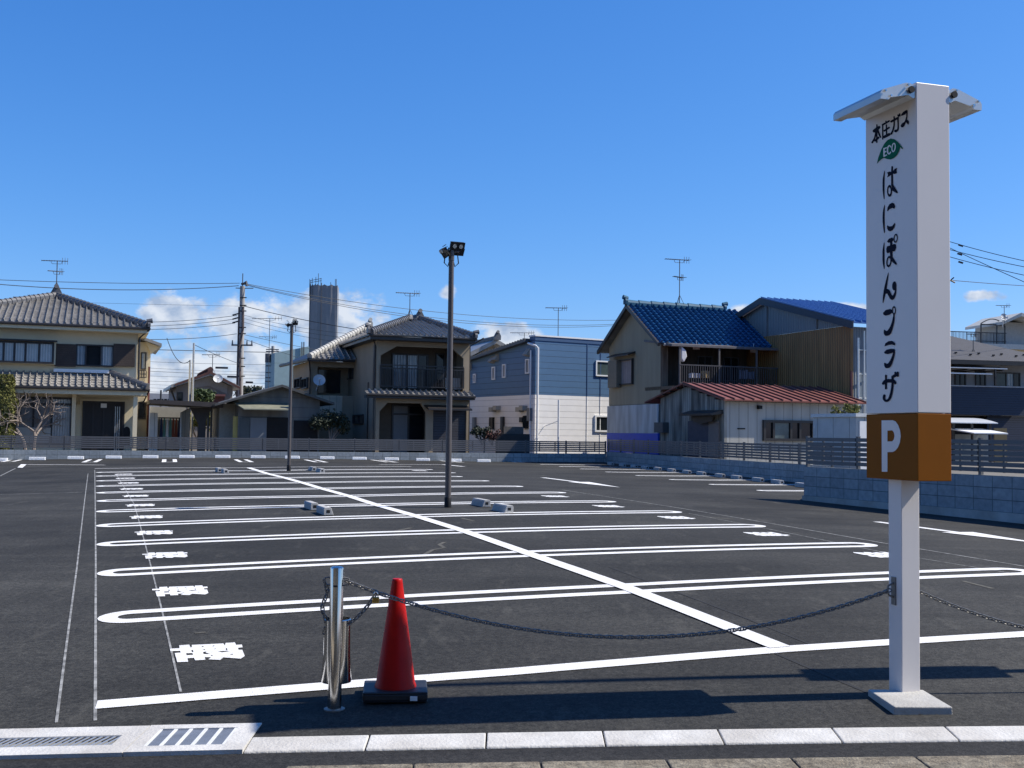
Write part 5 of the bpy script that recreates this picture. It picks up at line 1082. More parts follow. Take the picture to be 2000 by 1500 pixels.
clutter('yellow boxes on the balcony under the blue roof', f5, (1369, 724, 1385, 739), -.7, M_CLOTH[4], 'boxes', 'storage_boxes', 3)
clutter('pale towel hung on the balcony at right under the blue roof', f5, (1442, 722, 1473, 741), -.9, mat('cloth_grey', (.22, .22, .27), .9), 'towel', 'towel', 5, .06)
for lb, px, py in (('pale clothes peg hanger at left of the balcony under the blue roof', 1360, 680), ('pale clothes peg hanger at right of the balcony under the blue roof', 1472, 686)):
    a = f5.onT(px, py, -.6); o = thing('peg_hanger', lb, 'hanger', tuple(P5(a[0], -.6, a[1])), 'clothes peg hangers on the balcony'); b = MB()
    for i in range(5): f5.box(b, a[0] - .16 + .07 * i, a[0] - .13 + .07 * i, -.62, -.58, a[1] - .06, a[1] + .04)
    f5.box(b, a[0] - .17, a[0] + .17, -.63, -.57, a[1] + .041, a[1] + .06); b.tube([P5(a[0], -.6, a[1] + .06), P5(a[0], -.6, a[1] + .35)], .012, 5); b.build('hanger_frame', M_CLOTH[0], o)
a = f5.onT(1333, 692, -1.0); m = MB(); m.prism([P5(a[0] - .1, -1.1, a[1] + .35), P5(a[0] + .12, -1.1, a[1] + .18), P5(a[0] + .18, -1.1, a[1] - .1), P5(a[0] + .02, -1.1, a[1] - .35), P5(a[0] - .1, -1.1, a[1] - .2)], f5.n * .2)
o = thing('plastic_bag', 'white bag tied to the balcony post beside the stained panel', 'bag', tuple(P5(a[0], -1.1, a[1]))); m.build('bag_body', M_CLOTH[0], o, bevel=.03)
# gable window with shutter box
a = f5.onS(1208, 753, 0); b = f5.onS(1238, 700, 0); window(f5, h5, (b[0], a[0], a[1], b[1]), 0, .12, .06, (), mat_lines('closed_shutter', (.33, .27, .25), b3, .2, .06, .5, .7), face='s', name='shuttered_window')
a = f5.onS(1188, 758, -.2); b = f5.onS(1207, 703, -.2); m = MB(); f5.box(m, -.28, -.002, b[0], a[0] - .1, a[1], b[1]); m.build('shutter_box', mat('shutter_brown', (.20, .165, .115), .6), h5)
a = f5.onS(1199, 694, 0); b = f5.onS(1241, 688, 0); m = MB(); m.prism([P5(-.002, b[0], b[1] + .05), P5(-.4, b[0], b[1] - .1), P5(-.4, b[0], b[1] - .15), P5(-.002, b[0], b[1] - .05)], f5.n * (a[0] - b[0])); m.build('window_hood', M_TRIM, h5)
p = P5(f5.onT(1327, 600, tA)[0], tA, zA + .35); antenna(h5, p, 2.15, 1.35, .45, 1.3)

f6 = Frame(at(1415, 800, 41.5), AN); P6 = f6.P; g6 = .35
h6 = thing('tin_shed', 'low shed with faded red tin roof, weathered tin gable and pale panelled front', 'shed', (*P6(0, 0, 0).xy, g6))
tF = f6.onS(1290, 800, 0)[0]; zE = f6.onS(1415, 782, 0)[1]; tA, zA = f6.onS(1343, 754, 0); zfar = f6.onS(1272, 786, 0)[1]; tfar = f6.onS(1272, 786, 0)[0]; sX = f6.onT(1668, 800, 0)[0]
zf0 = zA + (zfar - zA) * (tF - tA) / (tfar - tA)
m = MB(); m.prism([P6(0, 0, g6), P6(0, tF, g6), P6(0, tF, zf0), P6(0, tA, zA), P6(0, 0, zE)], f6.d * .1); m.build('gable_wall', M_TIN, h6)
m = MB(); f6.box(m, .101, sX, 0, .1, g6, zE - .03); m.build('front_wall', M_TIN2, h6)
zo = zE - .35 * (zA - zE) / tA; so = -.25
def slab5(pa, pb, th=.06): m.prism([pa, pb, pb - Vector((0, 0, th)), pa - Vector((0, 0, th))], f6.d * (sX + .6))
m = MB(); slab5(P6(so, -.35, zo + .12), P6(so, tA, zA + .12)); slab5(P6(so, tA + .001, zA + .12), P6(so, tfar + .15, zfar + .02)); rf = m.build('roof', M_RROOF, h6)
m = MB(); n = 15
for i in range(n + 1):
    x = so + .02 + (sX + .5) * i / n; d = P6(0, tA, zA + .12) - P6(0, -.35, zo + .12); a = P6(x, -.36, zo + .122)
    m.prism([a, a + f6.d * .045, a + f6.d * .045 + Vector((0, 0, .05)), a + Vector((0, 0, .05))], d)
m.build('roof_batten', mat('dark_red_batten', (.12, .035, .025), .6, .2), rf)
m = MB()
for i in range(9): t = .25 + (tF - .3) * i / 8; z = (zE + (zA - zE) * t / tA) if t < tA else zA + (zf0 - zA) * (t - tA) / (tF - tA); f6.box(m, -.25, .05, t, t + .07, z - .02, z + .06)
m.build('rafter_end', M_TRIM, h6)
a = f6.onS(1345, 850, 0); b = f6.onS(1385, 822, 0); m = MB(); f6.box(m, -.04, -.002, b[0], a[0], g6, b[1]); m.build('door', mat('dark_door', (.05, .05, .07), .6, .2), h6)
a = f6.onS(1386, 850, 0); b = f6.onS(1406, 823, 0); m = MB(); f6.box(m, -.06, -.002, b[0], a[0], g6, b[1]); m.build('side_door', mat('brown_door', (.17, .14, .125), .7, .1), h6)
a = f6.onS(1330, 812, -.4); b = f6.onS(1394, 806, -.4); m = MB(); m.prism([P6(-.002, b[0], b[1] + .12), P6(-.5, b[0], b[1] - .02), P6(-.5, b[0], b[1] - .1), P6(-.002, b[0], b[1] - .03)], f6.n * (a[0] - b[0])); m.prism([P6(-.25, b[0] + .3, b[1] - .05), P6(-.25, a[0] - .6, b[1] - .05), P6(-.25, a[0] - .7, b[1] - .32), P6(-.25, (a[0] + b[0]) / 2, b[1] - .42), P6(-.25, b[0] + .4, b[1] - .32)], f6.d * .04); m.build('door_hood', M_TRIM, h6)
a = f6.onS(1289, 845, 0); b = f6.onS(1306, 825, 0); m = MB(); f6.box(m, -.28, -.002, b[0], a[0], a[1], b[1]); m.build('meter_box', mat('meter_grey', (.06, .07, .075), .5), h6)
r = f6.rect(1489, 820, 1588, 862); window(f6, h6, r, 0, .10, .10, (.2, .54, .72), M_GLASS, M_TRIM)
r = f6.rect(1512, 826, 1540, 860); m = MB(); f6.box(m, r[0], r[1], -.03, -.02, r[2], r[3]); m.build('window_curtain', mat('greenish_pane', (.10, .13, .125), .3, .4, 2), h6)
m = MB(); a = f6.rect(1478, 792, 1485, 799); f6.box(m, a[0], a[1], -.14, -.002, a[2], a[3]); m.build('vent', M_BLACK, h6)
a = f6.rect(1440, 836, 1455, 838.5); m = MB(); f6.box(m, a[0], a[1], -.02, -.002, a[2], a[3]); m.build('slot', M_BLACK, h6)

f7 = Frame(at(1662, 700, 45.5), AN); P7 = f7.P; g7 = .35
h7 = thing('warehouse', 'large warehouse with ribbed bright blue metal roof, translucent gable and brown corrugated side', 'warehouse', (*P7(0, 0, 0).xy, g7))
tA, zA = f7.onS(1494, 590, 0); zN = f7.onS(1662, 634, 0)[1]; zS = f7.onS(1662, 633, 0)[1]; tF = tA * 2; z12 = f7.onS(1497, 657, 0)
zEn = f7.onS(1680, 634, 0)[1]; LW = 4.0
zbN = zN; zbF = z12[1] + (z12[1] - zbN) / max(.1, z12[0]) * (tF - z12[0])
m = MB(); m.prism([P7(0, 0, g7), P7(0, tF, g7), P7(0, tF, zbF), P7(0, 0, zbN - .02)], f7.d * .12); m.build('side_wall', M_RUSTB, h7)
zE7 = zN + .02
m = MB(); m.prism([P7(.03, 0, zbN), P7(.03, tF, zbF + .02), P7(.03, tF, max(zE7, zbF + .1)), P7(.03, tA, zA - .05), P7(.03, 0, zE7)], f7.d * .08); m.build('gable_sheet', M_TRANS, h7)
for px in (1497, 1594):
    t_ = f7.onS(px, 620, 0)[0]; zz = zE7 + (zA - zE7) * t_ / tA; m = MB(); f7.box(m, -.03, .02, t_ - .06, t_ + .06, zbN + (zbF - zbN) * t_ / tF, zz - .1); m.build('gable_strip', M_TRANS, h7)
m = MB(); f7.box(m, .121, LW, 0, .1, g7, zE7 - .1); m.build('front_wall', mat_lines('bluegrey_corrugated', (.17, .21, .25), a3, .13, .1, .6, .5, 'wave', .02, .08), h7)
d = P7(0, tA, zA) - P7(0, 0, zE7); dz = d.z / tA; tn = -.5
m = MB(); a, b = P7(-.25, tn, zE7 + tn * dz + .16), P7(-.25, tA, zA + .16); c = P7(-.25, tF + .5, zE7 - .5 * dz + .16)
m.prism([a, b, b - Vector((0, 0, .05)), a - Vector((0, 0, .05))], f7.d * LW); m.prism([b + f7.n * .001, c, c - Vector((0, 0, .05)), b + f7.n * .001 - Vector((0, 0, .05))], f7.d * LW); rf = m.build('roof', mat('blue_roof_metal', (.016, .070, .25), .35, .08, 2, spec=.6), h7)
m = MB()
for i in range(12): x = .02 + (LW - .1) * i / 11; q = a + f7.d * x + Vector((0, 0, .001)); m.prism([q, q + f7.d * .05, q + f7.d * .05 + Vector((0, 0, .09)), q + Vector((0, 0, .09))], b - a)
m.build('roof_rib', mat('blue_roof_rib', (.07, .17, .40), .35, .08, 2, spec=.6), rf)
m = MB(); m.prism([a + Vector((0, 0, .03)), b + Vector((0, 0, .03)), c, c - Vector((0, 0, .32)), b - Vector((0, 0, .28)), a - Vector((0, 0, .28))], f7.d * -.04); m.build('verge_board', mat('dark_blue_trim', (.03, .035, .05), .5), h7)
m = MB(); x = f7.onT(1684, 700, -.2)[0]; z1 = f7.onT(1684, 660, -.2)[1]; m.tube([P7(x - .2, -.2, z1), P7(x - .2, -.2, g7)], .05, 6); m.tube([P7(x + .1, -.2, z1 + .3), P7(x + .1, -.2, g7)], .035, 6)
for k in range(4): z = z1 - .5 - k * 1.0; m.tube([P7(x - .2, -.2, z), P7(x + .5, -.1, z)], .03, 6)
m.build('downpipe', M_ALU, h7)
m = MB(); q = f7.onS(1664, 725, -.05); m.tube([P7(-.08, q[0], q[1]), P7(-.08, q[0], g7)], .05, 6); m.build('corner_pipe', mat('red_brown_pipe', (.14, .05, .045), .5), h7)

# grey storage unit
f8 = Frame(at(1672, 830, 31.0), AN); P8 = f8.P
h8 = thing('storage_unit', 'pale grey flat roofed storage shed behind the near slatted fence', 'storage shed', (*P8(0, 0, 0).xy, .3))
t8 = f8.onS(1588, 830, 0)[0]; z8 = f8.onS(1672, 814, 0)[1]
m = MB(); f8.box(m, 0, 2.4, 0, t8, .3, z8); m.build('body', mat_lines('storage_panel', (.43, .45, .44), (a3[0] + b3[0], a3[1] + b3[1], 0), .74, .025, .35, .5), h8)
m = MB(); f8.box(m, -.05, 2.45, -.06, t8 + .05, z8 + .002, z8 + .10); m.build('roof_panel', mat('storage_roof', (.55, .57, .56), .5), h8)
a = f8.rect(1678, 825, 1692, 900); m = MB(); f8.box(m, a[0], a[1] + .3, -.03, -.002, .4, z8 - .12); m.build('door', M_WTRIM, h8)

# ------------------------------------------------------------------ right hand houses
f9 = Frame(at(1930, 780, 56), .20); P9 = f9.P; S9 = lambda px, py, t=0: f9.onT(px, py, t); g9 = .3
h9 = thing('navy_house', 'house with navy sided balcony wall, white canopies and dark slate hip roof at right', 'house', (*P9(0, 0, 0).xy, g9))
x0, x1 = S9(1780, 780)[0], S9(2080, 780)[0]; zb = S9(1930, 756)[1]; zbl = S9(1930, 811)[1]; zE = S9(1930, 708)[1]
m = MB(); f9.box(m, x0, x1, 0, .15, zbl, zb); f9.box(m, S9(1940, 800)[0], x1, .5, .6, g9, zbl - .01); f9.box(m, x0, S9(1861, 780)[0], .152, 3, g9, zbl); m.build('balcony_wall', M_NAVYS, h9)
m = MB(); f9.box(m, x0, x1, 1.4, 6, zbl, zE); m.build('wall', mat('pale_grey_wall', (.33, .34, .36), .8, .05), h9)
m = MB(); f9.box(m, x0, x1, 1.5, 1.6, g9, zbl - .01); m.build('carport_shade', M_DARK, h9)  # black sheet painting the shade under the balcony
m = MB(); f9.box(m, x0, x1, -.04, .19, zb + .002, zb + .06); m.build('balcony_cap', mat('grey_cap', (.3, .31, .33), .5), h9)
for xa, xb in ((1864, 1886), (1904, 1925)):
    r = f9.rect(xa, 724, xb, 756, 1.4); window(f9, h9, r, 1.4, .06, .06, (.5,), M_GLASS, M_TRIM)
r = f9.rect(1942, 727, 1992, 757, 1.4); window(f9, h9, r, 1.4, .06, .06, (.45, .75), [mat_glass('green_glass', (.06, .085, .085)), M_CURTB, M_GLASS], M_TRIM)
m = MB(); a = f9.rect(1800, 709, 1965, 720, -.4); n = 8
for i in range(n):
    q0, q1 = i / n, (i + 1) / n; y0, y1 = 1.39 - 1.9 * q0, 1.39 - 1.9 * q1; zz0, zz1 = a[3] - (a[3] - a[2]) * q0 ** 2.2, a[3] - (a[3] - a[2]) * q1 ** 2.2
    m.prism([P9(a[0], y0, zz0), P9(a[0], y1, zz1), P9(a[0], y1, zz1 - .04), P9(a[0], y0, zz0 - .04)], f9.d * (a[1] - a[0]))
m.build('upper_canopy', mat('canopy_polycarbonate', (.62, .64, .66), .25, .05), h9)
m = MB()
for i in range(6): x = a[1] - .3 - i * 1.0; f9.box(m, x, x + .06, -.55, 1.38, a[2] - .12, a[2] - .06)
f9.box(m, a[1] - .7, a[1] - .62, -.5, -.42, zb + .05, a[2] - .05); z = S9(1900, 730, -.3)[1]; f9.box(m, x0, S9(1937, 730, -.3)[0], -.33, -.28, z - .04, z + .04); m.build('canopy_frame', M_TRIM, h9)
m = MB(); f9.box(m, x0, S9(1937, 730, -.4)[0], -.46, -.40, z - .03, z + .03); m.build('drying_pole', M_WTRIM, h9)
tE = -.5; zEa = S9(1930, 704, tE)[1]; ta = 4.5; ap = S9(1840, 650, ta); er = S9(2090, 706, tE)[0]; el = x0 - .5
m = MB(); apx = P9(ap[0] - .4, ta, ap[1]); m.add([P9(el, tE, zEa), P9(er, tE, zEa), apx, P9(el, 9, zEa), P9(er, 9, zEa)], [(0, 1, 2), (1, 4, 2), (4, 3, 2), (3, 0, 2), (0, 3, 4, 1)]); rf = m.build('roof', M_SLATE, h9)
m = MB(); f9.box(m, el, er, tE - .02, tE + .1, zEa - .22, zEa - .02); m.build('eave', M_TRIM, h9)
m = MB()
for i in range(14):
    x = el + (er - el) * i / 14; zz = zEa + .30 + (.1 if i % 2 else 0); v = (zz - zEa) / (ap[1] - zEa); y = tE + (ta - tE) * v; f9.box(m, x, x + .1, y - .12, y - .02, zz, zz + .07)
m.build('snow_guard', M_BLACK, rf)
p = at(1901, 690, 57); antenna(h9, (p.x, p.y, p.z - .2), 1.2, .6, .3)
m = MB(); q = at(1902, 695, 56.5); m.tube([q, q - Vector((0, 0, .3))], .12, 8); m.build('roof_lamp', M_WTRIM, h9)
# bike port in front
f10 = Frame(at(1900, 830, 50), .20)
ca9 = thing('carport', 'small carport with white arched roof and tilted white awning beside the navy house', 'carport', (*f10.P(0, 0, 0).xy, .3))
r = f10.rect(1790, 818, 1944, 827); m = MB()
for i in range(5): q0, q1 = i / 5, (i + 1) / 5; m.prism([f10.P(r[0], 2 - 2.2 * q0, r[3] + .12 - .25 * q0 ** 2), f10.P(r[0], 2 - 2.2 * q1, r[3] + .12 - .25 * q1 ** 2), f10.P(r[0], 2 - 2.2 * q1, r[3] + .08 - .25 * q1 ** 2), f10.P(r[0], 2 - 2.2 * q0, r[3] + .08 - .25 * q0 ** 2)], f10.d * (r[1] - r[0]))
m.build('roof', MATS['canopy_polycarbonate'], ca9)
m = MB(); a = f10.rect(1872, 836, 1958, 846, -.6); m.prism([f10.P(a[0], .3, a[3]), f10.P(a[0] + .5, -1.0, a[2]), f10.P(a[1], -1.0, a[2]), f10.P(a[1] - .4, .3, a[3])], (0, 0, -.05)); m.build('awning', M_WTRIM, ca9)
m = MB()
for px in (1862, 1898, 1934): x = f10.onT(px, 840)[0]; f10.box(m, x, x + .08, 0, .08, .3, r[2] - .02)
m.build('post', M_TRIM, ca9)
a = f10.rect(1864, 848, 1930, 870, .4); m = MB(); f10.box(m, a[0], a[1], .4, .46, .3, a[3]); m.build('window_wall', mat('pale_glass_wall', (.22, .24, .24), .3, .4, 1), ca9)
a = f10.rect(1942, 836, 1967, 862, .4); m = MB(); f10.box(m, a[0], a[1], .4, .46, .3, a[3]); m.build('wood_screen', mat('tan_screen', (.16, .12, .055), .7), ca9)
# apartment behind with roof deck
f11 = Frame(at(1950, 670, 78), .20); P11 = f11.P; S11 = lambda px, py, t=0: f11.onT(px, py, t)
h11 = thing('apartment_block', 'pale building behind with railed roof deck, pergola and stair tower with dish', 'building', (*P11(0, 0, 0).xy, .3))
x0, x1 = S11(1780, 670)[0], S11(2090, 670)[0]; zd = S11(1950, 672)[1]
m = MB(); f11.box(m, x0, x1, .3, 9, .3, zd - .35); m.build('wall', M_WALL1, h11)
m = MB(); f11.box(m, x0, x1, -.2, 9.2, zd - .349, zd); m.build('roof_slab', mat('pale_slab', (.5, .49, .44), .8), h11)
a = f11.rect(1968, 628, 1988, 672, .2); b = S11(2070, 672, .2)[0]; zt = a[3]
m = MB(); f11.box(m, a[0], b, .6, 4, zd + .002, zt); m.build('stair_tower', mat('tower_mortar', (.42, .41, .38), .8), h11)
m = MB(); c = S11(1953, 628, -.2)[0]; m.prism([P11(c, -.6, zt - .1), P11(c + 1.3, -.8, zt + .55), P11(b + .4, -.8, zt - .6), P11(b + .4, -.8, zt - .8), P11(c + 1.3, -.8, zt + .3), P11(c, -.6, zt - .3)], f11.n * 4.5); m.build('tower_roof', MATS['pale_slab'], h11)
m = MB(); zr = S11(1900, 648)[1]; xr = S11(1965, 650)[0]
f11.box(m, x0, xr, -.05, 0, zr - .06, zr); f11.box(m, x0, xr, -.05, 0, zd + .15, zd + .2); n = 70
for i in range(n): x = x0 + (xr - x0) * i / n; w = .02 if i % 10 else .045; f11.box(m, x, x + w, -.045, -.01, zd, zr)
pq = f11.rect(1919, 634, 1966, 672)
for x in (pq[0], S11(1950, 640)[0], pq[1]): f11.box(m, x, x + .07, .2, .27, zd, pq[3])
f11.box(m, pq[0], pq[1], .2, .27, pq[3], pq[3] + .08)
arc = [P11(pq[0] + (pq[1] - pq[0]) * k / 10, .2, pq[3] + .1 + .35 * math.sin(math.pi * k / 10)) for k in range(11)]; m.tube(arc, .04, 5); m.build('deck_railing', M_TRIM, h11)
c = at(1961.5, 619, 77); dish(h11, c, .27, (.1, -1, .4), c + Vector((0, .3, -.7))); antenna(h11, (c.x, c.y, c.z - .4), 1.2, 1.1, .3)

# ------------------------------------------------------------------ dark shed, carport and small house in the middle distance
f12 = Frame(at(548, 800, 50), .36); P12 = f12.P; S12 = lambda px, py, t=0: f12.onT(px, py, t); g12 = .4
h12 = thing('dark_shed', 'low dark board shed with shallow gable roof and olive awning behind the back fence', 'shed', (*P12(0, 0, 0).xy, g12))
ax, az = S12(548, 756); lx, lz = S12(418, 791); rx, rz_ = S12(649, 788); wL, wR = S12(465, 820)[0], S12(624, 820)[0]
def roofz(s): return az + (lz - az) * (s - ax) / (lx - ax) if s < ax else az + (rz_ - az) * (s - ax) / (rx - ax)
m = MB(); m.prism([P12(wL, 0, g12), P12(wR, 0, g12), P12(wR, 0, roofz(wR)), P12(ax, 0, az), P12(wL, 0, roofz(wL))], f12.n * 5); m.build('wall', M_DWALL, h12)
wl2 = S12(429, 820, 1.2)[0]; m = MB(); f12.box(m, wl2, wL - .002, 1.2, 5, g12, roofz(wl2) - .02); m.build('side_wall', mat('pale_board', (.33, .31, .26), .8), h12)
m = MB(); m.prism([P12(lx, -.5, lz + .03), P12(ax, -.5, az + .1), P12(rx, -.5, rz_ + .03), P12(rx, -.5, rz_ - .08), P12(ax, -.5, az - .01), P12(lx, -.5, lz - .05)], f12.n * 6); m.build('roof', mat('dark_shed_roof', (.07, .07, .065), .7, .2), h12)
m = MB(); a = f12.rect(458, 789, 566, 800, -.5); m.prism([P12(a[0], -.003, a[3] + .1), P12(a[0] + .35, -.95, a[2]), P12(a[1], -.95, a[2]), P12(a[1], -.003, a[3] + .1)], (0, 0, -.05)); m.build('awning', M_OLIVE, h12)
r = f12.rect(489, 816, 520, 855); m = MB(); f12.box(m, r[0], r[1], -.05, -.002, g12, r[3]); m.build('door', M_GREYP, h12)
r = f12.rect(468, 816, 487, 855); m = MB(); f12.box(m, r[0], r[1], -.04, -.002, g12, r[3]); m.build('door_panel', mat('dim_panel', (.075, .085, .085), .6), h12)
r = f12.rect(521, 815, 566, 855); m = MB(); f12.box(m, r[0], r[1], -.03, -.002, g12, r[3]); m.build('bay_shade_panel', M_DARK, h12)  # dark panel on the wall, painted shade of a bay
r = f12.rect(574, 821, 620, 855); m = MB(); f12.box(m, r[0], r[1], -.03, -.002, g12, r[3]); m.build('bay_shade_panel', M_DARK, h12)  # second dark panel, bay shade painted the same way
r = f12.rect(455, 813, 464, 851, .2); m = MB(); f12.box(m, r[0], r[1], .1, .16, g12, r[3]); m.build('yellow_board', M_YELL, h12)
f13 = Frame(at(360, 800, 50), .36); P13 = f13.P; S13 = lambda px, py, t=0: f13.onT(px, py, t)
cp13 = thing('flat_carport', 'low flat dark carport roof on a braced dark post beside the cream house', 'carport', (*P13(0, 0, 0).xy, .4))
a, b = S13(292, 783, -.5), S13(434, 789, -.5)
m = MB(); m.prism([P13(a[0], -1, a[1] + .05), P13(b[0], -1, b[1] + .05), P13(b[0], -1, b[1] - .18), P13(a[0], -1, a[1] - .12)], f13.n * 4); m.build('roof', mat('carport_brown', (.045, .035, .03), .6, .2), cp13)
m = MB(); x0, x1 = S13(388, 820)[0], S13(402, 820)[0]; f13.box(m, x0, x1, 0, .5, .4, b[1] - .19); m.prism([P13(S13(372, 795)[0], 0, b[1] - .19), P13(x0, 0, b[1] - .95), P13(x0, 0, b[1] - .19)], f13.n * .3); m.prism([P13(S13(414, 795)[0], 0, b[1] - .19), P13(x1, 0, b[1] - .8), P13(x1, 0, b[1] - .19)], f13.n * .3); m.build('post', MATS['carport_brown'], cp13)
m = MB()
for px in (398, 405, 411): x = S13(px, 820, 1)[0]; f13.box(m, x, x + .09, 1, 1.1, .4, b[1] - .2)
m.build('back_post', M_GREYP, cp13)
sw = thing('white_panel_screen', 'white corrugated panels enclosing the drying area under the flat carport', 'screen', (*P13(-1, 2, 0).xy, .4))
m = MB(); a = f13.rect(293, 806, 307, 856, .8); f13.box(m, a[0], a[1], .8, .85, .4, a[3]); a = S13(352, 805, .8)[0]; z = S13(352, 806, .8)[1]; m.prism([P13(a, .8, .4), P13(a, .8, z), P13(S13(371, 798, 2)[0], 2.6, z + .25), P13(S13(371, 798, 2)[0], 2.6, .4)], f13.d * .06); m.build('panel', mat_lines('white_rib_panel', (.62, .60, .55), a3, .28, .1, .5, .6, 'groove', .02, .06), sw)
m = MB(); a = f13.rect(293, 794, 362, 856, 3.2); f13.box(m, a[0], a[1], 3.2, 3.3, .4, a[3]); m.build('rear_panel', mat('grey_screen', (.40, .40, .39), .8, .08), sw)
rk = thing('clothes_rack', 'clothes rack with dark and coloured garments in the drying area under the carport', 'clothes rack', (*P13(-1, 1.6, 0).xy, .4))
a = f13.rect(311, 816, 352, 856, 1.6); m = MB(); m.tube([P13(a[0] - .2, 1.6, a[3]), P13(a[1] + .1, 1.6, a[3])], .03, 6); m.tube([P13(a[0], 1.6, a[3]), P13(a[0], 1.6, .4)], .025, 6); m.tube([P13(a[1], 1.6, a[3]), P13(a[1], 1.6, .4)], .025, 6); m.build('rack_frame', M_ALUD, rk)
for i, k in enumerate((1, 3, 0, 3, 2, 2, 1)):
    x = a[0] + .05 + (a[1] - a[0]) * i / 7.2; zb_ = a[3] - .9 - .1 * (i % 3); c = MB()
    c.prism([P13(x + .02, 1.5, a[3] - .03), P13(x + .08, 1.5, a[3] - .03), P13(x + .12, 1.5, zb_), P13(x - .02, 1.5, zb_)], f13.n * .2); c.build('garment', M_CLOTH[k] if i != 0 else M_CLOTH[1], rk)
f14 = Frame(at(405, 740, 63), .36); P14 = f14.P; S14 = lambda px, py, t=0: f14.onT(px, py, t)
h14 = thing('gabled_house', 'small house with low gable roof and white dish seen above the flat carport', 'house', (*P14(0, 0, 0).xy, .4))
ax, az = S14(409, 729); lx, lz = S14(333, 754); rx, rz_ = S14(466, 757); wL, wR = S14(344, 770)[0], S14(454, 770)[0]
def rz14(s): return az + (lz - az) * (s - ax) / (lx - ax) if s < ax else az + (rz_ - az) * (s - ax) / (rx - ax)
m = MB(); m.prism([P14(wL, 0, .4), P14(wR, 0, .4), P14(wR, 0, rz14(wR) - .15), P14(ax, 0, az - .15), P14(wL, 0, rz14(wL) - .15)], f14.n * 7); m.build('wall', mat('grey_brown_wall', (.25, .22, .20), .9, .06), h14)
m = MB(); z0 = rz14(S14(372, 740)[0]); m.prism([P14(wL + .8, -.04, rz14(wL + .8) - .5), P14(ax, -.04, S14(405, 753)[1]), P14(wR - .3, -.04, rz14(wR - .3) - .7), P14(wR - .3, -.04, rz14(wR - .3) - .16), P14(ax, -.04, az - .16), P14(wL + .8, -.04, rz14(wL + .8) - .16)], f14.n * .035); m.build('gable_band', mat('gable_grey', (.34, .32, .31), .9), h14)
m = MB(); m.prism([P14(lx, -.6, lz + .06), P14(ax, -.6, az + .08), P14(rx, -.6, rz_ + .06), P14(rx, -.6, rz_ - .12), P14(ax, -.6, az - .14), P14(lx, -.6, lz - .12)], f14.n * 8); m.build('roof', M_TILE, h14)
m = MB(); m.prism([P14(lx + .2, -.62, lz + .1), P14(ax, -.62, az + .1), P14(rx, -.62, rz_ + .02), P14(rx, -.62, rz_ - .1), P14(ax, -.62, az - .06), P14(lx + .2, -.62, lz - .0)], f14.n * .05); ridge_cap(m, P14(ax, -.6, az + .1), P14(ax, 7, az + .1)); m.build('verge', mat('rust_trim', (.10, .04, .03), .6), h14)
c = P14(S14(424, 739, -.4)[0], -.9, S14(424, 739, -.9)[1]); dish(h14, c, .26, (.3, -1, .45), c + Vector((0, .5, -.1)))
r = f14.rect(346, 766, 357, 785, 0); window(f14, h14, r, 0, .06, .06, (), M_GLASS)
r = f14.rect(415, 770, 438, 790, 0); m = MB(); f14.box(m, r[0], r[1], -.5, -.003, r[3] - .12, r[3]); f14.box(m, r[0], r[1], -.08, -.004, r[2], r[3] - .121); m.build('red_panel', mat('faded_red_panel', (.13, .05, .05), .7), h14)
p = P14(S14(415, 715, 2)[0], 2, az); antenna(h14, p, 1.2, 1.0, .3)
p = P14(S14(341, 760, -.8)[0], 0, 0)
m = MB(); gutterline(m, [P14(lx, -.6, lz - .15), P14(lx, 4, lz - .15)], .07); gutterline(m, [P14(lx, -.5, lz - .2), P14(wL - .06, -.06, lz - .8), P14(wL - .06, -.06, .5)], .05); m.build('gutter', M_TRIM, h14)

# scaffold wrapped tower and green meshed building
tw = Frame(at(603, 650, 92), .10); T_ = lambda px, py, t=0: tw.onT(px, py, t)
ht = thing('wrapped_tower', 'slender tower wrapped in wrinkled grey scaffold sheeting with pipes at the top', 'tower', (*tw.P(0, 0, 0).xy, 0))
x0, xc, x1 = T_(603.5, 600)[0], T_(619, 600)[0], T_(658.5, 600)[0]; z0, z1 = 1.0, T_(630, 555)[1]
def drape(mb, pf, u0, u1, za, zb, nu, nv, seed, amp):
    rd = random.Random(seed); vs = []
    folds = [(rd.uniform(0, 6.28), rd.uniform(1, 5), rd.uniform(-2.5, 2.5), rd.uniform(.3, 1)) for _ in range(6)]
    for j in range(nv + 1):
        for i in range(nu + 1):
            u = i / nu; v = j / nv; h = sum(a * math.sin(p + q * 6.28 * (u + s * (v - .5) * .6)) for p, q, s, a in folds) * amp * (1 if 0 < i < nu else 0)
            vs.append(pf(u0 + (u1 - u0) * u, h, za + (zb - za) * v - (.12 * abs(math.sin(u * 9)) if j == nv else 0)))
    mb.add(vs, [(j * (nu + 1) + i, j * (nu + 1) + i + 1, (j + 1) * (nu + 1) + i + 1, (j + 1) * (nu + 1) + i) for j in range(nv) for i in range(nu)])
m = MB(); drape(m, lambda u, h, z: tw.P(u, h, z), xc, x1, z0, z1, 40, 24, 3, .010)
drape(m, lambda u, h, z: tw.P(u, (u - xc) * -1.0 * 1.0 + h, z) , x0, xc, z0, z1 + .05, 16, 24, 5, .009)
drape(m, lambda u, h, z: tw.P(x1, u, z), 0, 2.0, z0, z1, 8, 8, 6, .03); m.build('sheeting', M_SHEET, ht, smooth=True, fix=False)
m = MB(); tw.box(m, xc + .1, x1 - .1, .2, 1.9, z0, z1 - .3); m.build('core', M_DARK, ht)
m = MB()
for px, py in ((605, 545), (607, 547), (617, 541), (622, 534), (627, 543), (610, 543), (646, 551), (655, 545), (657, 545)): a = T_(px, py, .3); m.tube([tw.P(a[0], .3, z1 - 1), tw.P(a[0], .3, a[1])], .025, 5)
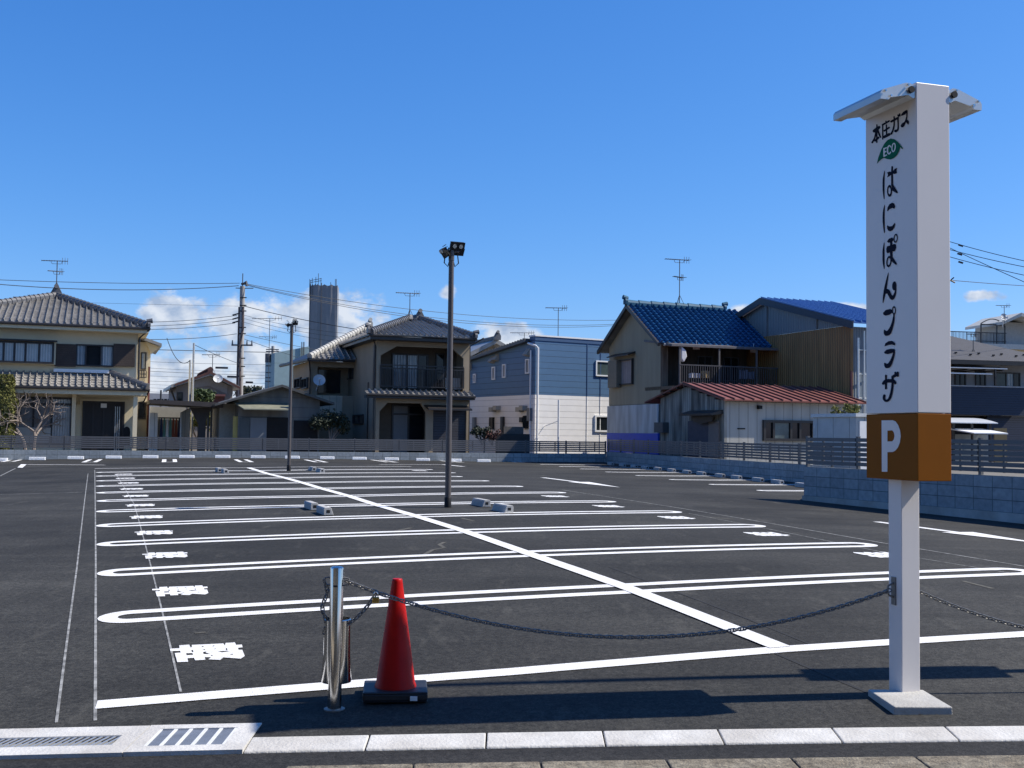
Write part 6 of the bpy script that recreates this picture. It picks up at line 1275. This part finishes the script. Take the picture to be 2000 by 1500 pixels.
for py in (548, 552): a, b = T_(606, py, .3), T_(628, py - 4, .3); m.tube([tw.P(a[0], .3, a[1]), tw.P(b[0], .3, b[1])], .025, 5)
m.tube([tw.P(xc + .35, -.08, z0), tw.P(xc + .35, -.08, z1 + .1)], .03, 5); m.tube([tw.P(x0, (x0 - xc) * -1 - .05, z0), tw.P(x0, (x0 - xc) * -1 - .05, z1 + .1)], .03, 5)
m.build('scaffold_pipe', M_ALUD, ht)
gm = Frame(at(540, 720, 84), .36)
hg = thing('meshed_building', 'building under pale green scaffold mesh behind the far lamp post', 'building', (*gm.P(0, 0, 0).xy, 0))
x0, x1 = gm.onT(536, 720)[0], gm.onT(603, 720)[0]; zl2, zr2_ = gm.onT(536, 689)[1], gm.onT(593, 676)[1]
m = MB(); m.prism([gm.P(x0, 0, .3), gm.P(x1, 0, .3), gm.P(x1, 0, zr2_), gm.P(x0, 0, zl2)], gm.n * 5); m.build('mesh_cover', M_MESH, hg)
m = MB()
for px in (589, 592, 594): a = gm.onT(px, 668, -.1); m.tube([gm.P(a[0], -.1, zl2 - 2), gm.P(a[0], -.1, a[1])], .03, 5)
m.build('scaffold_pipe', M_ALUD, hg)
far = thing('far_house', 'pale far house with a window band between the cream house and the flat carport', 'house', tuple(at(315, 780, 95)))
fr_ = Frame(at(315, 780, 95), .3); m = MB(); a = fr_.rect(296, 768, 337, 800); fr_.box(m, a[0] - 1, a[1] + 1, 0, 5, .2, a[3]); m.build('wall', M_GREYW, far)
m = MB()
for px in (300, 307, 314, 321, 328): b = fr_.rect(px, 779, px + 5, 784); fr_.box(m, b[0], b[1], -.05, -.003, b[2], b[3])
m.build('window', M_GLASS, far)

# ------------------------------------------------------------------ poles and cables
def pole(name, label, px, Y, r0, r1, ytop, m, group, base=.3):
    a = at(px, 760, Y); top = at(px, ytop, Y).z; t = thing(name, label, 'utility pole', (a.x, a.y, base), group)
    MB().tube([(a.x, a.y, base), (a.x, a.y, top)], [r0, r1], 12).build('shaft', m, t, smooth=True); return t, a, top
u1, a1, top1 = pole('utility_pole', 'tall concrete utility pole with crossarm rising behind the dark shed', 469, 68, .20, .155, 559, M_POLE, 'utility poles', .3)
X1, Y1 = a1.x, a1.y; zz = lambda py, Y=68: at(469, py, Y).z
m = MB(); m.tube([(X1, Y1, top1 - .3), (X1, Y1, zz(534))], .03, 6); m.build('lightning_rod', M_ALUD, u1)
m = MB(); z = zz(676); m.tube([(X1 - .55, Y1 - .18, z + .05), (X1 + .75, Y1 - .18, z + .05)], .05, 6)
for dx in (-.5, .4, .7): m.tube([(X1 + dx, Y1 - .18, z), (X1 + dx, Y1 - .18, z + .35)], [.06, .03], 6)
m.build('crossarm', M_ALUD, u1); m = MB()
m.tube([(X1, Y1 - .2, zz(556)), (X1 + .3, Y1 - .3, zz(552)), (X1 + .35, Y1 - .3, zz(560))], .1, 6); m.tube([(X1, Y1, zz(563)), (X1 + .7, Y1 - .1, zz(563))], .03, 5); m.tube([(X1, Y1, zz(563)), (X1 - .4, Y1 - .1, zz(563))], .03, 5); m.build('top_bracket', M_ALUD, u1)
m = MB()
for py in (582, 597, 608, 640, 652, 700, 716, 735): m.tube([(X1 - .1, Y1 - .16, zz(py)), (X1 + .32, Y1 - .22, zz(py))], .035, 6)
for k, py in enumerate((616, 624, 631)): m.tube([(X1 - .55, Y1 - .1, zz(py)), (X1 - .1, Y1 - .1, zz(py - 4))], .045, 6)
m.build('insulator', M_WIRE, u1)
m = MB(); m.tube([(X1 + .10, Y1 - .17, zz(600)), (X1 + .14, Y1 - .19, zz(640)), (X1 - .05, Y1 - .2, zz(680)), (X1 + .08, Y1 - .2, zz(770))], .07, 6); m.tube([(X1 - .16, Y1 - .1, zz(600)), (X1 - .17, Y1 - .15, zz(780))], .05, 6); m.build('riser_cable', mat('riser_brown', (.09, .065, .06), .7, .3, 3), u1)
for i in range(26): pass
u2, a2, top2 = pole('utility_pole', 'more distant concrete utility pole beside the green meshed building', 531.5, 86, .17, .13, 676, M_POLE, 'utility poles', .3)
m = MB(); z = at(531, 697, 86).z; m.tube([(a2.x - .35, a2.y - .15, z + .25), (a2.x - .35, a2.y - .15, z - .45)], .22, 10); m.build('transformer', M_ALUD, u2)
m = MB()
for py in (683, 687, 715, 728, 738, 745): z = at(531, py, 86).z; m.tube([(a2.x - .5, a2.y - .2, z), (a2.x + .5, a2.y - .2, z)], .04, 6)
m.build('crossarm', M_ALUD, u2)
ya = at(527, 622, 80); yo = thing('antenna_mast', 'tall thin antenna mast with two booms beside the distant utility pole', 'antenna', (ya.x, ya.y, .3)); antenna(yo, (ya.x, ya.y, .4), ya.z - .4, 2.1, .1, at(527, 658, 80).z - .4)
for lb, px, Y, yt, r in (('slim grey steel service pole behind the flat carport, taller of the pair', 376.5, 54, 670, .055), ('slim grey steel service pole behind the flat carport, shorter of the pair', 370, 54.5, 703, .055), ('short dark pole far off beyond the white panel screen', 314.5, 90, 762, .08)):
    pole('service_pole', lb, px, Y, r, r * .9, yt, M_ALU if Y < 80 else M_WIRE, 'service poles', .3)
def cable(label, p0, p1, sag, r=.018, group='overhead cables'):
    a, b = at(*p0), at(*p1); pts = [a.lerp(b, k / 24) - Vector((0, 0, sag * 4 * (k / 24) * (1 - k / 24))) for k in range(25)]
    return tag(MB().tube(pts, r * .8, 5).build('power_cable', M_WIRE), label, 'cable', group)
cable('upper of two high cables running left from the top of the tall utility pole', (-60, 544, 60), (468, 553, 68), .12, .022)
cable('lower of two high cables running left from the top of the tall utility pole', (-60, 550, 60), (466, 558, 68), .35, .028)
cable('highest cable running right from the top of the tall utility pole', (474, 553, 68), (1320, 621, 84), .95, .020)
cable('second highest cable running right from the top of the tall utility pole', (474, 554, 68), (1320, 624, 84), 1.3, .020)
cable('third high cable running right from the top of the tall utility pole', (473, 555, 68), (1320, 625, 84), 1.42, .020)
cable('thick cable running right from the tall pole and passing the wrapped tower', (474, 597, 68), (760, 652, 64), .15, .026)
for i, (l, a, b) in enumerate([('upper', (200, 628, 64), (463, 616, 68)), ('middle', (200, 636, 64), (460, 623, 68)), ('lower', (200, 642, 64), (459, 631, 68))]): cable(f'{l} of three cables dipping left from mid height of the tall pole', a, b, .18, .02)
for i, (l, a, b) in enumerate([('upper', (475, 615, 68), (760, 655, 66)), ('middle', (476, 622, 68), (760, 664, 66)), ('lower', (476, 629, 68), (760, 675, 66))]): cable(f'{l} of three thin cables falling right from mid height of the tall pole', a, b, .3, .013)
cable('single thin cable crossing left above the cloud behind the tall pole', (-60, 585, 66), (466, 598, 68), .02, .01)
cable('cable running left from below the crossarm to the cream house', (280, 663, 52), (462, 652, 68), .1, .022)
cable('loose drooping drop cable looping down to the slim steel poles', (326, 660, 54), (371, 704, 54), .55, .022)
cable('thick cable level with the crossarm running to the distant pole', (240, 681, 80), (528, 688, 86), .02, .035)
cable('cable falling from the tall pole to the right behind the green mesh', (474, 653, 68), (720, 700, 82), .1, .018)
cable('cable falling more steeply from the tall pole towards the green mesh', (474, 661, 68), (720, 740, 84), .1, .018)
cable('cable rising from the slim steel pole to the tall utility pole', (469, 711, 68), (377, 672, 54), .05, .018)
LOW = [(704, 706, .016), (716, 722, .014), (722, 728, .02), (732, 733, .014), (742, 742, .016), (748, 752, .012), (755, 757, .014), (763, 764, .02)]
for i, (y0, y1, r) in enumerate(LOW): cable(f'{ORD[i]} from the top of the low cables crossing behind the small gabled house', (240, y0, 88), (620, y1 + 6, 92), .12, r, 'low cables in the distance')
for lb, px0, px1, y in (('black cable junction sleeve above the small gabled house roof', 421, 445, 718), ('black cable junction sleeve left of the tall utility pole', 444, 463, 735.5), ('black cable junction sleeve right of the tall utility pole', 480, 494, 746.5)):
    a, b = at(px0, y, 80), at(px1, y + .6, 80); tag(MB().tube([a, b], .075, 8).build('cable_sleeve', M_WIRE), lb, 'cable sleeve', 'cable sleeves')
u3, a3p, top3 = pole('utility_pole', 'utility pole hidden behind the parking sign carrying the right hand cables', 1838, 52, .16, .13, 440, M_POLE, 'utility poles', .3)
for l, a, b, s in [('topmost', (1842, 468, 52), (2120, 532, 46), .12), ('second', (1842, 484, 52), (2120, 542, 46), .1), ('third', (1842, 498, 52), (2120, 560, 46), .1), ('steepest crossing', (1842, 478, 52), (2120, 602, 46), .05), ('lowest thin', (1842, 546, 52), (2120, 564, 60), .05)]: cable(f'{l} cable running right from behind the parking sign', a, b, s, .02, 'cables at the right')
m = MB()
for (px, py) in ((1872, 478), (1870, 495), (1872, 511)): p = at(px, py, 51.5); q = at(px + 9, py + 3, 51.4); m.tube([p, q], .05, 6)
p = at(1857, 548, 52); m.tube([p + Vector((-.2, 0, .1)), p + Vector((.2, 0, -.1))], .04, 5); m.tube([p + Vector((-.2, 0, -.15)), p + Vector((.15, 0, .15))], .03, 5); m.build('insulator', M_WIRE, u3)

# ------------------------------------------------------------------ plants
def leaf_cloud(mb, pts, size, rd):
    for p in pts:
        s = size * rd.uniform(.6, 1.35); a = Vector((rd.gauss(0, 1), rd.gauss(0, 1), rd.gauss(0, 1))).normalized(); b = a.cross(Vector((rd.gauss(0, 1), rd.gauss(0, 1), rd.gauss(0, 1)))).normalized()
        mb.add([p - a * s, p + b * s * .5, p + a * s, p - b * s * .5], [(0, 1, 2, 3)])
rd = random.Random(11)
hc = at(4, 800, 46.0); hg_ = thing('hedge_shrub', 'tall clipped yellow green conifer shrub at the far left edge behind the fence', 'shrub', (hc.x, hc.y, .45))
pts = []; ztop = at(4, 731, 46).z
for i in range(9000):
    z = .5 + (ztop - .5) * rd.random(); q = (z - .5) / (ztop - .5); R = .56 * (1 - max(0, q - .78) ** 2 * 8) * (.93 + .12 * math.sin(z * 5 + 1)); a = rd.uniform(0, 6.28); rr = R * (1 - .3 * rd.random() ** 2) * (1 + .08 * math.sin(a * 5 + z * 7))
    pts.append(Vector((hc.x + rr * math.cos(a), hc.y + rr * math.sin(a), z)))
m = MB(); leaf_cloud(m, pts, .05, rd); m.build('foliage', M_HEDGE, hg_, fix=False)
MB().tube([(hc.x, hc.y, .4), (hc.x, hc.y, ztop - .5)], [.1, .04], 8).build('trunk', M_BARK, hg_)
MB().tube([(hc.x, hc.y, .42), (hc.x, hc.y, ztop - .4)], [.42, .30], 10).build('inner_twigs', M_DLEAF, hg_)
tb = at(57, 860, 46.3); bt = thing('bare_tree', 'small leafless pruned tree in front of the cream house windows', 'tree', (tb.x, tb.y, .45))
m = MB(); rd = random.Random(5)
LEN = [1.25, .95, .62, .42, .28]; RAD = [.085, .052, .030, .018, .011]
def branch(p, d, lv):
    pts = [p]; n = 4; L = LEN[lv] * rd.uniform(.8, 1.15)
    for k in range(n): d = (d + Vector((rd.gauss(0, .14), rd.gauss(0, .14), rd.gauss(.05, .10)))).normalized(); pts.append(pts[-1] + d * L / n)
    m.tube(pts, [RAD[lv] * (1 - .38 * k / n) for k in range(n + 1)], 6)
    if lv == 4: return
    nb_ = (3, 4, 4, 3)[lv]; a0 = rd.uniform(0, 6.28)
    for k in range(nb_):
        a = a0 + 6.28 * k / nb_ + rd.uniform(-.4, .4); e = d.cross(Vector((0, 0, 1))); e = e.normalized() if e.length > .1 else Vector((1, 0, 0)); f = e.cross(d)
        branch(pts[-1 - (k % 2) - (1 if lv > 0 and k == 2 else 0)], (d * rd.uniform(.55, .9) + (e * math.cos(a) + f * math.sin(a)) * rd.uniform(.5, .85)).normalized(), lv + 1)
branch(Vector((tb.x - .12, tb.y, .4)), Vector((-.02, 0, 1)), 0); branch(Vector((tb.x + .12, tb.y + .1, .4)), Vector((.18, 0, 1)), 0)
m.build('branches', M_BARK, bt, smooth=True)
def bush(label, px, py0, py1, Y, w, n, m_, size, name='shrub', seed=1, cat='shrub'):
    rd = random.Random(seed); c = at(px, (py0 + py1) / 2, Y); z0 = at(px, py1, Y).z; z1 = at(px, py0, Y).z; o = thing(name, label, cat, (c.x, c.y, z0)); mb = MB(); pts = []
    lobes = [(Vector((rd.uniform(-.6, .6) * w, rd.uniform(-.4, .4) * w, z0 + (z1 - z0) * rd.uniform(.35, .85))), w * rd.uniform(.3, .55)) for _ in range(9)]
    for i in range(n):
        q, R = rd.choice(lobes); v = Vector((rd.gauss(0, 1), rd.gauss(0, 1), rd.gauss(0, .8))).normalized() * R * rd.random() ** .4; p = Vector((c.x, c.y, 0)) + q + v
        if z0 - .1 < p.z < z1 + .1: pts.append(p)
    leaf_cloud(mb, pts, size, rd); mb.build('foliage', m_, o, fix=False)
    st = MB()
    for q, R in lobes[:5]: st.tube([(c.x, c.y, z0 - .2), Vector((c.x, c.y, 0)) + q], [.03, .012], 5)
    st.build('stem', M_BARK, o); return o
bush('dark evergreen shrub between the dark shed and the beige house', 645, 803, 856, 50.5, 1.0, 2600, M_DLEAF, .07, seed=2)
bush('small palm like tree behind the flat carport and slim poles', 398, 764, 792, 55, .75, 900, M_LEAF, .10, 'palm_tree', 3, 'tree')
bush('yellowish bush seen under the flat carport beside its braced post', 385, 806, 850, 58, .9, 900, M_HEDGE, .08, seed=4)
bush('second yellowish bush under the carport left of the dark shed', 418, 800, 850, 58, .7, 800, M_HEDGE, .08, seed=5)
bush('low dark shrub at the foot of the blue and white building', 942, 833, 862, 51.8, .55, 900, M_DLEAF, .06, seed=6)
bush('low reddish brown shrub at the foot of the blue and white building', 962, 840, 862, 51.8, .5, 700, mat('reddish_leaf', (.10, .04, .03), .8, .4, 6), .05, seed=7)
bush('thin weed with yellow green leaves behind the storage unit, left one', 1640, 794, 815, 33, .28, 160, M_HEDGE, .055, 'weed', 8, 'weed')
bush('leafy weed against the blue warehouse wall behind the storage unit', 1668, 790, 815, 33, .34, 380, M_HEDGE, .05, 'weed', 9, 'weed')
bush('dark trees far off beyond the dark shed left of the distant pole', 480, 757, 775, 90, 1.6, 900, M_DLEAF, .14, 'tree', 10, 'tree')
wf = thing('picket_fence', 'short dark wooden fence at the foot of the blue and white building', 'fence', tuple(at(1000, 850, 52.5)))
ff = Frame(at(1000, 850, 52.6), .36); m = MB(); a = ff.rect(984, 833, 1022, 860)
for i in range(12): x = a[0] + (a[1] - a[0]) * i / 12; ff.box(m, x, x + .085, 0, .03, .45, a[3])
m.build('pickets', mat('old_wood', (.12, .105, .09), .9, .2), wf)
m = MB(); a = ff.rect(968, 847, 1034, 860, -.2); ff.box(m, a[0], a[1], -.25, -.2, .45, a[3]); m.build('lower_boards', M_TRIM, wf)
# steel pole with a box, standing right of the view; its shadow falls across the first stall
sx0, sy0 = 4.54, 7.13
sp_ = thing('control_pole', 'slim steel pole with an upright box standing to the right of the parking sign', 'pole', (sx0, sy0, gz(sx0, sy0)))
zg = gz(sx0, sy0); MB().tube([(sx0, sy0, zg), (sx0, sy0, zg + 5.3)], [.045, .038], 10).build('shaft', M_POLE, sp_)
m = MB(); m.box(sx0 - .12, sx0 + .12, sy0 - .14, sy0 + .14, zg + 1.6, zg + 2.68); m.build('box', M_ALUD, sp_)
bo2 = copy_tree(bo); bo2.location = (b2.x, b2.y, b2.z); tag(bo2, 'second polished steel chain bollard at the right end of the glinting chain', 'bollard')

# beige building across the street behind the viewpoint: the steel bollard mirrors it
sb = thing('street_building', 'plain beige three storey building across the road from the parking lot', 'building', (0, -10, -.1))
m = MB(); m.box(-26, 9, -20, -10, -.2, 11.5); m.build('wall', mat('street_beige', (.40, .33, .23), .9, .08, 1), sb)
m = MB(); m.box(-26.3, 9.3, -20.3, -9.6, 11.501, 11.9); m.build('roof', M_TRIM, sb)
for k in range(7):
    for z in (.9, 4.2, 7.6):
        x = -23 + k * 4.4; w_ = MB(); w_.box(x, x + 1.9, -9.999, -9.93, z, z + 1.6); w_.build('window', M_GLASS, sb)
